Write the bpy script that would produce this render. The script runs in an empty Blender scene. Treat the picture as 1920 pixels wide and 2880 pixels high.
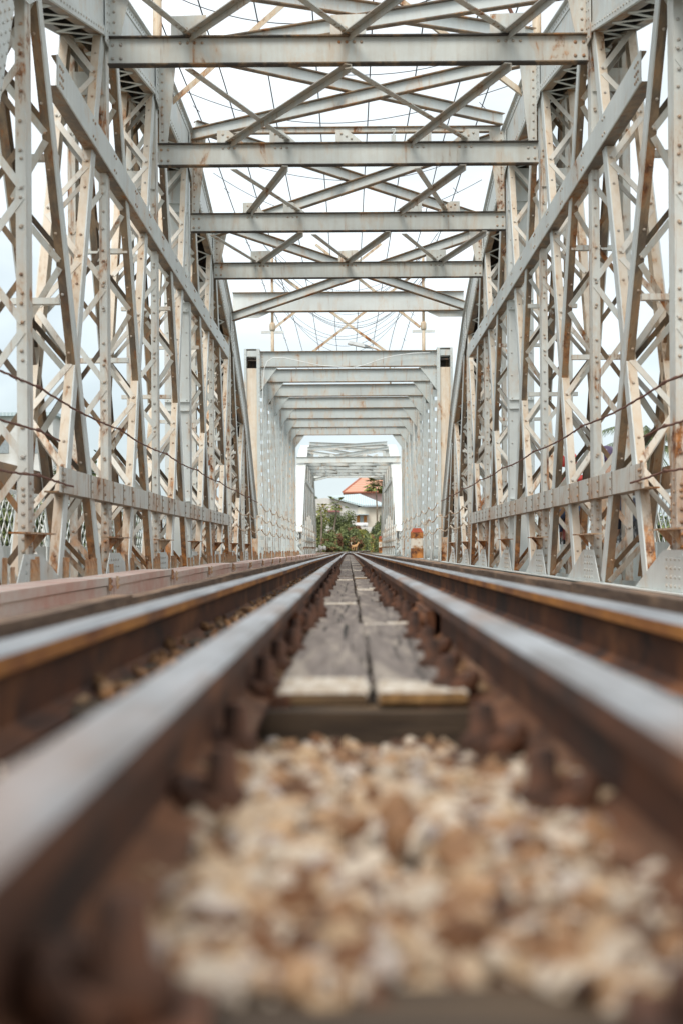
import bpy, math, random
from mathutils import Vector, Matrix, Quaternion, noise as mnoise
R = math.radians
random.seed(7)
scene = bpy.context.scene
COL = scene.collection

# ------------------------------------------------------------------ camera, world, sun, exposure
CAMZ = 0.125
cam = bpy.data.cameras.new('camera')
cam.sensor_fit = 'HORIZONTAL'; cam.sensor_width = 24.0; cam.lens = 50.0
cam.shift_x = -0.0102; cam.shift_y = 0.0542
cam.clip_start = 0.05; cam.clip_end = 3000
cam.dof.use_dof = True; cam.dof.focus_distance = 24.0; cam.dof.aperture_fstop = 3.1
co = bpy.data.objects.new('camera', cam); COL.objects.link(co)
co.location = (0, 0, CAMZ); co.rotation_euler = (R(90), R(0.4), 0)
scene.camera = co

SUN_EL, SUN_AZ = R(48), R(200)
world = bpy.data.worlds.new('World'); scene.world = world; world.use_nodes = True
wn = world.node_tree; wn.nodes.clear()
def wnode(t, **k):
    n = wn.nodes.new(t)
    for a, b in k.items(): setattr(n, a, b)
    return n
out = wnode('ShaderNodeOutputWorld'); bg = wnode('ShaderNodeBackground')
sky = wnode('ShaderNodeTexSky', sky_type='NISHITA', sun_disc=False, sun_elevation=SUN_EL, sun_rotation=SUN_AZ)
sky.air_density = 1.0; sky.dust_density = 2.0
tc = wnode('ShaderNodeTexCoord'); mp = wnode('ShaderNodeMapping'); mp.inputs['Scale'].default_value = (1, 1, 2.6)
nz = wnode('ShaderNodeTexNoise'); nz.inputs['Scale'].default_value = 3.2; nz.inputs['Detail'].default_value = 7; nz.inputs['Roughness'].default_value = .55
nz.inputs['Distortion'].default_value = .4
cr = wnode('ShaderNodeValToRGB')
cr.color_ramp.elements[0].position = .38; cr.color_ramp.elements[0].color = (6.9, 7.4, 7.6, 1)
cr.color_ramp.elements[1].position = .62; cr.color_ramp.elements[1].color = (9.6, 9.9, 10.0, 1)
mx = wnode('ShaderNodeMix', data_type='RGBA'); mx.inputs[0].default_value = .86
L = wn.links.new
L(tc.outputs['Generated'], mp.inputs['Vector']); L(mp.outputs[0], nz.inputs['Vector']); L(nz.outputs[0], cr.inputs[0])
L(sky.outputs[0], mx.inputs[6])
sx = wnode('ShaderNodeSeparateXYZ'); L(tc.outputs['Generated'], sx.inputs[0])
hr = wnode('ShaderNodeValToRGB'); hr.color_ramp.elements[0].position = .0; hr.color_ramp.elements[0].color = (.60, .655, .675, 1)
hr.color_ramp.elements[1].position = .42; hr.color_ramp.elements[1].color = (1.02, 1.02, 1.02, 1)
e_ = hr.color_ramp.elements.new(.12); e_.color = (.74, .79, .81, 1)
L(sx.outputs[2], hr.inputs[0])
mm = wnode('ShaderNodeMix', data_type='RGBA', blend_type='MULTIPLY'); mm.inputs[0].default_value = 1
L(cr.outputs[0], mm.inputs[6]); L(hr.outputs[0], mm.inputs[7]); L(mm.outputs[2], mx.inputs[7]); L(mx.outputs[2], bg.inputs[0])
bg.inputs[1].default_value = 0.09
L(bg.outputs[0], out.inputs[0])
sl = bpy.data.lights.new('sun', 'SUN'); sl.energy = 1.3; sl.angle = R(26); sl.color = (1, .945, .86)
so = bpy.data.objects.new('sun', sl); COL.objects.link(so); so.location = (-10, -10, 30)
sd = Vector((math.sin(SUN_AZ) * math.cos(SUN_EL), math.cos(SUN_AZ) * math.cos(SUN_EL), math.sin(SUN_EL)))
so.rotation_euler = (-sd).to_track_quat('-Z', 'Y').to_euler()
scene.view_settings.view_transform = 'Standard'; scene.view_settings.look = 'None'
scene.view_settings.gamma = 1.0; scene.view_settings.exposure = 0.8
scene.render.engine = 'CYCLES'; scene.cycles.use_denoising = True

# ------------------------------------------------------------------ helpers
def tag(o, label=None, cat=None, group=None, kind=None):
    for k, v in (('label', label), ('category', cat), ('group', group), ('kind', kind)):
        if v: o[k] = v
    return o
def empty(name, loc, label=None, cat=None, group=None, rz=0, kind=None):
    o = bpy.data.objects.new(name, None); COL.objects.link(o)
    o.location = loc; o.rotation_euler = (0, 0, rz); o.empty_display_size = .2
    return tag(o, label, cat, group, kind)
def copy_tree(o, parent=None):
    c = o.copy(); COL.objects.link(c)
    if parent is not None: c.parent = parent
    for ch in list(o.children): copy_tree(ch, c)
    return c
V = Vector
class MB:
    def __init__(s): s.v = []; s.f = []; s.m = []; s.sm = []
    def add(s, vs, fs, m=0, smooth=False):
        n = len(s.v); s.v.extend([tuple(a) for a in vs])
        for f in fs: s.f.append(tuple(i + n for i in f)); s.m.append(m); s.sm.append(smooth)
    def box(s, a, b, m=0):
        (x0, y0, z0), (x1, y1, z1) = a, b
        x0, x1 = min(x0, x1), max(x0, x1); y0, y1 = min(y0, y1), max(y0, y1); z0, z1 = min(z0, z1), max(z0, z1)
        s.add([(x0,y0,z0),(x1,y0,z0),(x1,y1,z0),(x0,y1,z0),(x0,y0,z1),(x1,y0,z1),(x1,y1,z1),(x0,y1,z1)],
              [(0,3,2,1),(4,5,6,7),(0,1,5,4),(1,2,6,5),(2,3,7,6),(3,0,4,7)], m)
    def prism(s, p, q, a, ha, b, hb, oa=0, ob=0, m=0):
        p, q, a, b = V(p), V(q), V(a), V(b)
        off = a * oa + b * ob; vs = []
        for c in (p, q):
            for i, j in ((-1,-1),(1,-1),(1,1),(-1,1)): vs.append(c + off + a * (ha * i) + b * (hb * j))
        s.add(vs, [(0,1,2,3),(7,6,5,4),(0,4,5,1),(1,5,6,2),(2,6,7,3),(3,7,4,0)], m)
    def strip(s, lo, hi, x0, x1, m=0):
        """plate in the yz plane: lo, hi = polylines of (y,z), thickness x0..x1"""
        n = len(lo); vs = []
        for (a, b) in zip(lo, hi):
            vs += [(x0, a[0], a[1]), (x1, a[0], a[1]), (x1, b[0], b[1]), (x0, b[0], b[1])]
        fs = [(0,1,2,3), tuple(4*(n-1)+k for k in (3,2,1,0))]
        for i in range(n - 1):
            A, B = 4*i, 4*i+4
            for k in range(4): fs.append((A+k, B+k, B+(k+1)%4, A+(k+1)%4))
        s.add(vs, fs, m)
    def poly(s, pts, d, m=0):
        """flat polygon pts extruded by vector d"""
        n = len(pts); d = V(d); vs = [V(p) for p in pts] + [V(p) + d for p in pts]
        s.add(vs, [tuple(range(n))[::-1], tuple(range(n, 2*n))] + [(i, (i+1)%n, n+(i+1)%n, n+i) for i in range(n)], m)
    def rivet(s, c, nrm, r=.015, m=1, k=7):
        c, nrm = V(c), V(nrm).normalized(); a = nrm.orthogonal().normalized(); b = nrm.cross(a)
        vs = []
        for rr, hh in ((1, 0), (.85, .45), (.45, .75)):
            for i in range(k):
                t = 2*math.pi*i/k; vs.append(c + (a*math.cos(t) + b*math.sin(t))*r*rr + nrm*r*hh)
        vs.append(c + nrm*r*.82); fs = []
        for l in range(2):
            for i in range(k): fs.append((l*k+i, l*k+(i+1)%k, (l+1)*k+(i+1)%k, (l+1)*k+i))
        for i in range(k): fs.append((2*k+i, 2*k+(i+1)%k, 3*k))
        s.add(vs, fs, m, True)
    def tube(s, pts, r, k=6, m=0, smooth=True):
        pts = [V(p) for p in pts]; n = len(pts); vs = []
        prev = None
        for i, p in enumerate(pts):
            t = (pts[min(i+1, n-1)] - pts[max(i-1, 0)]).normalized()
            a = t.orthogonal().normalized() if prev is None else (prev - t*prev.dot(t)).normalized()
            prev = a; b = t.cross(a); rr = r[i] if isinstance(r, (list, tuple)) else r
            for j in range(k):
                w = 2*math.pi*j/k; vs.append(p + (a*math.cos(w) + b*math.sin(w))*rr)
        fs = [(i*k+j, i*k+(j+1)%k, (i+1)*k+(j+1)%k, (i+1)*k+j) for i in range(n-1) for j in range(k)]
        fs += [tuple(range(k))[::-1], tuple((n-1)*k+j for j in range(k))]
        s.add(vs, fs, m, smooth)
    def lathe(s, c, prof, k=12, m=0, axis='z'):
        vs = []; c = V(c)
        for r, h in prof:
            for j in range(k):
                w = 2*math.pi*j/k; x, y = r*math.cos(w), r*math.sin(w)
                vs.append(c + (V((x, y, h)) if axis == 'z' else V((x, h, y)) if axis == 'y' else V((h, x, y))))
        n = len(prof)
        fs = [(i*k+j, i*k+(j+1)%k, (i+1)*k+(j+1)%k, (i+1)*k+j) for i in range(n-1) for j in range(k)]
        fs += [tuple(range(k))[::-1], tuple((n-1)*k+j for j in range(k))]
        s.add(vs, fs, m, True)
    def build(s, name, mats, parent=None, loc=None):
        me = bpy.data.meshes.new(name); me.from_pydata(s.v, [], s.f)
        if not isinstance(mats, (list, tuple)): mats = [mats]
        for m in mats: me.materials.append(m)
        nm = len(mats) - 1
        me.polygons.foreach_set('material_index', [min(i, nm) for i in s.m])
        me.polygons.foreach_set('use_smooth', s.sm)
        me.update()
        o = bpy.data.objects.new(name, me); COL.objects.link(o)
        if loc is not None: o.location = loc
        if parent is not None: o.parent = parent
        return o

# ------------------------------------------------------------------ materials
def mat(name):
    m = bpy.data.materials.new(name); m.use_nodes = True
    nt = m.node_tree; return m, nt, nt.nodes['Principled BSDF']
def node(nt, t, **k):
    n = nt.nodes.new(t)
    for a, b in k.items():
        if a in ('Scale', 'Detail', 'Roughness', 'Distortion', 'Strength', 'Distance', 'Height'): n.inputs[a].default_value = b
        else: setattr(n, a, b)
    return n
def coords(nt, scale=(1, 1, 1), kind='Object'):
    t = node(nt, 'ShaderNodeTexCoord'); mpn = node(nt, 'ShaderNodeMapping'); mpn.inputs['Scale'].default_value = scale
    nt.links.new(t.outputs[kind], mpn.inputs['Vector']); return mpn.outputs[0]
def ramp(nt, src, p0, p1, c0=(0,0,0,1), c1=(1,1,1,1)):
    r = node(nt, 'ShaderNodeValToRGB'); e = r.color_ramp.elements
    e[0].position = p0; e[0].color = c0; e[1].position = p1; e[1].color = c1
    nt.links.new(src, r.inputs[0]); return r.outputs[0]
def noise_(nt, vec, sc, det=5, rough=.6, dist=0):
    n = node(nt, 'ShaderNodeTexNoise', Scale=sc, Detail=det, Roughness=rough, Distortion=dist)
    nt.links.new(vec, n.inputs['Vector']); return n.outputs[0]
def mixc(nt, fac, a, b):
    n = node(nt, 'ShaderNodeMix', data_type='RGBA')
    if isinstance(fac, (int, float)): n.inputs[0].default_value = fac
    else: nt.links.new(fac, n.inputs[0])
    for i, c in ((6, a), (7, b)):
        if isinstance(c, tuple): n.inputs[i].default_value = (*c, 1) if len(c) == 3 else c
        else: nt.links.new(c, n.inputs[i])
    return n.outputs[2]
def mathn(nt, op, a, b):
    n = node(nt, 'ShaderNodeMath', operation=op)
    for i, c in ((0, a), (1, b)):
        if isinstance(c, (int, float)): n.inputs[i].default_value = c
        else: nt.links.new(c, n.inputs[i])
    return n.outputs[0]
def paint(name, base, dirt=(.42, .33, .22), dirt_amt=.3, rust_lo=.62, rust_hi=.72, streak_lo=.6, rough=.5, foot=0):
    m, nt, b = mat(name); Lk = nt.links.new
    v1 = coords(nt); v2 = coords(nt, (14, 14, .9)); v3 = coords(nt, (4.5, 1.7, 1.7))
    big = noise_(nt, v1, 1.3, 3); fine = noise_(nt, v1, 11, 6, .65); st = noise_(nt, v2, 1.0, 4, .6); pat = noise_(nt, v3, .8, 6, .7, .3)
    c = mixc(nt, ramp(nt, big, .35, .7), tuple(x*.9 for x in base), tuple(min(1, x*1.06) for x in base))
    c = mixc(nt, mathn(nt, 'MULTIPLY', ramp(nt, st, .42, .72), dirt_amt), c, dirt)
    c = mixc(nt, mathn(nt, 'MULTIPLY', ramp(nt, fine, .45, .8), dirt_amt*.6), c, tuple(x*.8 for x in dirt))
    rustc = mixc(nt, ramp(nt, fine, .4, .65), (.12, .04, .016), (.52, .21, .06))
    rf = mathn(nt, 'MAXIMUM', ramp(nt, pat, rust_lo, rust_hi), mathn(nt, 'MULTIPLY', ramp(nt, st, streak_lo, streak_lo + .1), ramp(nt, pat, rust_lo - .2, rust_hi - .08)))
    if foot:    # splash zone: rust and brown grime on the lowest metre of the members
        tcz = node(nt, 'ShaderNodeTexCoord'); sp_ = node(nt, 'ShaderNodeSeparateXYZ'); Lk(tcz.outputs['Object'], sp_.inputs[0])
        zz = ramp(nt, mathn(nt, 'MULTIPLY', sp_.outputs[2], .5), .18, .62, (1, 1, 1, 1), (0, 0, 0, 1))
        c = mixc(nt, mathn(nt, 'MULTIPLY', mathn(nt, 'MULTIPLY', zz, ramp(nt, big, .3, .65)), .75*foot), c, (.34, .19, .10))
        rf = mathn(nt, 'MAXIMUM', rf, mathn(nt, 'MULTIPLY', zz, mathn(nt, 'MULTIPLY', ramp(nt, pat, .49, .58), foot)))
    c = mixc(nt, mathn(nt, 'MULTIPLY', ramp(nt, pat, rust_lo - .13, rust_lo + .02), .42), c, (.58, .38, .20))
    c = mixc(nt, rf, c, rustc)
    Lk(c, b.inputs['Base Color']); b.inputs['Roughness'].default_value = rough
    Lk(mathn(nt, 'ADD', mathn(nt, 'MULTIPLY', rf, .35), rough), b.inputs['Roughness'])
    bp = node(nt, 'ShaderNodeBump', Strength=.25, Distance=.004); Lk(fine, bp.inputs['Height']); Lk(bp.outputs[0], b.inputs['Normal'])
    return m
def rough_mat(name, c0, c1, sc=6, c2=None, rough=.85, bump=.4, bd=.01, scale=(1,1,1), det=6, metal=0, lo=.35, hi=.65):
    m, nt, b = mat(name); v = coords(nt, scale)
    n = noise_(nt, v, sc, det, .62); c = ramp(nt, n, lo, hi, (*c0, 1), (*c1, 1))
    if c2:
        n2 = noise_(nt, v, sc*.37, 4, .6); c = mixc(nt, ramp(nt, n2, .5, .66), c, c2)
    nt.links.new(c, b.inputs['Base Color']); b.inputs['Roughness'].default_value = rough; b.inputs['Metallic'].default_value = metal
    bp = node(nt, 'ShaderNodeBump', Strength=bump, Distance=bd); nt.links.new(n, bp.inputs['Height']); nt.links.new(bp.outputs[0], b.inputs['Normal'])
    return m
def plain(name, c, rough=.6, metal=0, var=.12):
    return rough_mat(name, tuple(x*(1-var) for x in c), tuple(min(1, x*(1+var)) for x in c), 9, rough=rough, bump=.1, bd=.002, metal=metal)

M = {}
M['steel'] = paint('pale_grey_paint', (.66, .68, .645), dirt_amt=.26, rust_lo=.59, rust_hi=.66, foot=.7, streak_lo=.58)
M['steel_clean'] = paint('clean_grey_paint', (.68, .72, .705), dirt_amt=.13, rust_lo=.66, rust_hi=.74, streak_lo=.64)
M['steel_brown'] = paint('shaded_stained_paint', (.15, .125, .095), dirt=(.13, .06, .03), dirt_amt=.6, rust_lo=.56, rust_hi=.68, foot=1)  # shade of the undersides is painted into this stained tone
M['steel_mid'] = paint('dull_grey_paint', (.46, .46, .43), dirt_amt=.4, rust_lo=.6, rust_hi=.7)
M['steel_pale'] = paint('pale_warm_paint', (.70, .67, .60), dirt_amt=.25, rust_lo=.6, rust_hi=.7)
M['steel_box'] = paint('box_span_grey_paint', (.54, .585, .575), dirt_amt=.12, rust_lo=.63, rust_hi=.72)
M['steel_strut'] = paint('strut_grey_paint', (.62, .65, .62), dirt_amt=.3, rust_lo=.645, rust_hi=.73, streak_lo=.6)
M['steel_cream'] = paint('cream_weathered_paint', (.72, .64, .53), dirt=(.5, .30, .12), dirt_amt=.35, foot=1, rust_lo=.59, rust_hi=.7)
M['rivet'] = paint('rivet_paint', (.46, .46, .43), dirt=(.25, .16, .1), dirt_amt=.5, rust_lo=.5, rust_hi=.66, foot=1)
M['rivet_clean'] = paint('rivet_paint_clean', (.52, .545, .525), dirt_amt=.3, rust_lo=.6, rust_hi=.7)
M['steel_dark'] = paint('shaded_grimy_paint', (.06, .055, .05), dirt=(.05, .035, .025), dirt_amt=.4, rust_lo=.62, rust_hi=.75, rough=.8)  # grime plus painted-in shade for hollows and flange edges
M['rust_angle'] = paint('rusting_white_angle', (.62, .57, .47), dirt=(.55, .3, .1), dirt_amt=.4, rust_lo=.5, rust_hi=.62)
M['rust_heavy'] = paint('flaking_paint_on_rust', (.60, .52, .42), dirt=(.35, .15, .05), dirt_amt=.8, rust_lo=.42, rust_hi=.55)
M['cable'] = rough_mat('rusty_cable', (.10, .045, .03), (.24, .11, .075), 40, rough=.8)
M['wire'] = plain('dark_wire', (.03, .03, .035), .6)
M['rail_side'] = rough_mat('rail_rust_shaded', (.020, .006, .002), (.11, .032, .007), 7, c2=(.22, .08, .025), rough=.8, bump=.5, bd=.004, scale=(1, .5, 1))  # rust with the shade under the rail head painted in
M['rail_side_orange'] = rough_mat('rail_rust_orange', (.16, .045, .008), (.50, .20, .03), 9, c2=(.14, .06, .03), rough=.75, bump=.4, bd=.003, scale=(1, .25, 1))
m, nt, b = mat('worn_rail_head'); v = coords(nt, (9, .4, 4)); n = noise_(nt, v, 4, 6)
nt.links.new(ramp(nt, n, .32, .7, (.24, .25, .27, 1), (.48, .50, .53, 1)), b.inputs['Base Color'])
b.inputs['Metallic'].default_value = .55; nt.links.new(ramp(nt, n, .3, .7, (.5,)*3+(1,), (.3,)*3+(1,)), b.inputs['Roughness'])
M['rail_head'] = m
M['rail_head_inner'] = rough_mat('dull_rail_head', (.22, .21, .21), (.46, .48, .51), 8, c2=(.27, .15, .09), rough=.42, bump=.3, bd=.002, scale=(1.5, .3, 1), metal=.35)
M['timber'] = rough_mat('weathered_timber', (.022, .014, .009), (.085, .055, .032), 5, c2=(.20, .12, .055), rough=.9, bump=.8, bd=.01, scale=(.6, 6, 6))
M['plank'] = rough_mat('grey_plank', (.10, .08, .068), (.22, .18, .155), 7, c2=(.30, .25, .2), rough=.85, bump=.7, bd=.006, scale=(6, .6, 6))
m, nt, b = mat('cracked_grey_plank'); v = coords(nt, (6, .6, 6)); n = noise_(nt, v, 7, 6, .62); n3 = noise_(nt, v, 2.6, 4)
c = mixc(nt, ramp(nt, n3, .5, .66), ramp(nt, n, .3, .7, (.10, .078, .066, 1), (.23, .19, .165, 1)), (.32, .27, .22))
nc = noise_(nt, coords(nt, (30, .8, 30)), 1.2, 3, .5, .6); cr_ = ramp(nt, nc, .36, .40); c = mixc(nt, cr_, (.02, .014, .01), c)
nt.links.new(c, b.inputs['Base Color']); b.inputs['Roughness'].default_value = .88
hh = mathn(nt, 'ADD', mathn(nt, 'MULTIPLY', cr_, .8), n); bp = node(nt, 'ShaderNodeBump', Strength=.8, Distance=.006); nt.links.new(hh, bp.inputs['Height']); nt.links.new(bp.outputs[0], b.inputs['Normal'])
M['plank'] = m
M['plank_end'] = rough_mat('pale_split_plank', (.33, .25, .17), (.58, .53, .46), 9, rough=.85, bump=.7, bd=.006, scale=(5, 1, 5))
M['ochre_end'] = rough_mat('ochre_plank_front', (.10, .05, .018), (.34, .19, .07), 9, rough=.9, bump=.6, bd=.005, scale=(6, 1, 3))
M['guard_timber'] = rough_mat('guard_timber', (.075, .042, .026), (.18, .115, .075), 4, c2=(.28, .17, .10), rough=.85, bump=.5, bd=.006, scale=(7, .8, 7))
M['trough'] = rough_mat('pink_trough_paint', (.56, .32, .26), (.62, .52, .46), 2.2, c2=(.62, .58, .53), rough=.6, bump=.2, bd=.003, scale=(1, 1, 1.5))
M['ground'] = rough_mat('packed_earth', (.08, .05, .03), (.20, .14, .09), .6, c2=(.09, .10, .04), bump=.4, bd=.05)
M['deck'] = rough_mat('deck_concrete', (.26, .25, .23), (.40, .39, .36), 3, bump=.3, bd=.01)
M['leaf'] = rough_mat('leaf_green', (.11, .14, .045), (.22, .25, .09), 1.2, rough=.7, bump=0)
M['leaf_dark'] = rough_mat('leaf_dark_green', (.06, .085, .032), (.13, .16, .06), 1.2, rough=.6, bump=0)
M['leaf_yellow'] = rough_mat('leaf_yellow_green', (.19, .22, .05), (.38, .34, .07), 1.5, rough=.7, bump=0)
M['leaf_dry'] = rough_mat('dry_brown_leaf', (.14, .06, .03), (.28, .14, .07), 2, rough=.8, bump=0)
M['bark'] = rough_mat('bark', (.12, .09, .06), (.30, .25, .19), 9, bump=.6, scale=(1, 1, .3))
M['water'] = m2 = None
m, nt, b = mat('river_water'); b.inputs['Base Color'].default_value = (.12, .15, .13, 1); b.inputs['Roughness'].default_value = .12
n = noise_(nt, coords(nt, (1, 1, 1)), 1.2, 4); bp = node(nt, 'ShaderNodeBump', Strength=.3, Distance=.1); nt.links.new(n, bp.inputs['Height']); nt.links.new(bp.outputs[0], b.inputs['Normal'])
M['water'] = m
# ballast: colour varies stone by stone
m, nt, b = mat('ballast_stone'); g = node(nt, 'ShaderNodeNewGeometry')
rp = node(nt, 'ShaderNodeValToRGB'); e = rp.color_ramp.elements
e[0].position = 0; e[0].color = (.05, .022, .012, 1); e[1].position = 1; e[1].color = (.34, .29, .26, 1)
for p, c in ((.2, (.15, .065, .026)), (.36, (.32, .18, .09)), (.55, (.44, .31, .19)), (.72, (.40, .33, .26)), (.88, (.56, .47, .37))):
    q = rp.color_ramp.elements.new(p); q.color = (*c, 1)
nt.links.new(g.outputs['Random Per Island'], rp.inputs[0]); n = noise_(nt, coords(nt), 45, 5)
c = mixc(nt, mathn(nt, 'MULTIPLY', ramp(nt, n, .5, .75), .5), rp.outputs[0], (.2, .12, .07))
nt.links.new(c, b.inputs['Base Color']); b.inputs['Roughness'].default_value = .85
bp = node(nt, 'ShaderNodeBump', Strength=.5, Distance=.004); nt.links.new(n, bp.inputs['Height']); nt.links.new(bp.outputs[0], b.inputs['Normal'])
M['stone'] = m

# ------------------------------------------------------------------ bridge geometry constants
W, P, D = 2.3, 3.575, 0.42
CX = 0.03                      # truss centre line
Z0 = 0.425                     # local z of the camera height in a span (roots stand at z = -0.3)
def dn(n): return (n + 2) * P   # local y of panel point n
CH = {-2: .12, -1: 1.12, 0: 1.76, 1: 2.15, 2: 2.39, 3: 2.42, 4: 2.15, 5: 1.77, 6: 1.14, 7: .12}
def chord_z(n):
    n = max(-2, min(7, n)); i = min(int(math.floor(n)), 6); t = n - i
    return Z0 + W * (CH[i] * (1-t) + CH[i+1] * t)
BZ = Z0 - .14 * W
DEP = .25 * W
SP = [M['steel'], M['rivet'], M['steel'], M['steel'], M['steel_brown']]; SC = [M['steel_clean'], M['rivet_clean'], M['steel']]; SCR = [M['steel_cream'], M['rivet'], M['steel_pale'], M['steel_clean'], M['steel_mid']]; SBR = [M['steel_brown'], M['rivet'], M['steel'], M['steel_clean'], M['steel_brown']]

def laced(mb, p, q, s, xin, w=.2, fl=.09, bars=True, pitch=.44, twin=True, rv=True, solid=None):
    """member of two channels (inner and outer plane) joined by lacing; p, q = (y, z)"""
    p3, q3 = V((0, p[0], p[1])), V((0, q[0], q[1])); ax = (q3 - p3); Ln = ax.length; ax.normalize()
    a = V((0, ax.z, -ax.y))
    if a.y > 0: a = -a            # a points towards the camera
    X = V((s, 0, 0)); t = .006
    for x0, dr in ((W + xin, 1), (W + D - xin, -1)):
        o = V((s * x0, 0, 0)); e = X * dr
        mb.prism(p3 + o, q3 + o, a, w/2, e, t, 0, t, m=3)
        mb.prism(p3 + o, q3 + o, a, t, e, (fl-.012)/2, w/2 - t, fl/2 + t)
        mb.prism(p3 + o, q3 + o, a, t, e, (fl-.012)/2, -w/2 + t, fl/2 + t)
    if bars:
        nb = max(2, int(Ln / pitch)); st = Ln / nb
        for sg, ph in ((1, 0), (-1, 1 if w > .18 else 0)):
            if sg < 0 and not twin: continue
            oa = a * (sg * (w/2 + .003))
            for i in range(nb):
                xa, xb = (W + .055, W + D - .055) if (i + ph) % 2 == 0 else (W + D - .055, W + .055)
                u = p3 + ax * (st * i + .03) + oa; v_ = p3 + ax * (st * (i+1) - .03) + oa
                u = u + X * xa; v_ = v_ + X * xb; dd = (v_ - u).normalized(); side = dd.cross(a).normalized()
                mb.prism(u, v_, side, .026 if sg > 0 else .022, a, .004, m=2 if sg > 0 else 4)
                if sg > 0 and rv:
                    mb.rivet(u + a*.004, a, .0135); mb.rivet(p3 + oa + X * (W + .055) + ax * (st * i + st/2), a, .0135)
    return Ln

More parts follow.
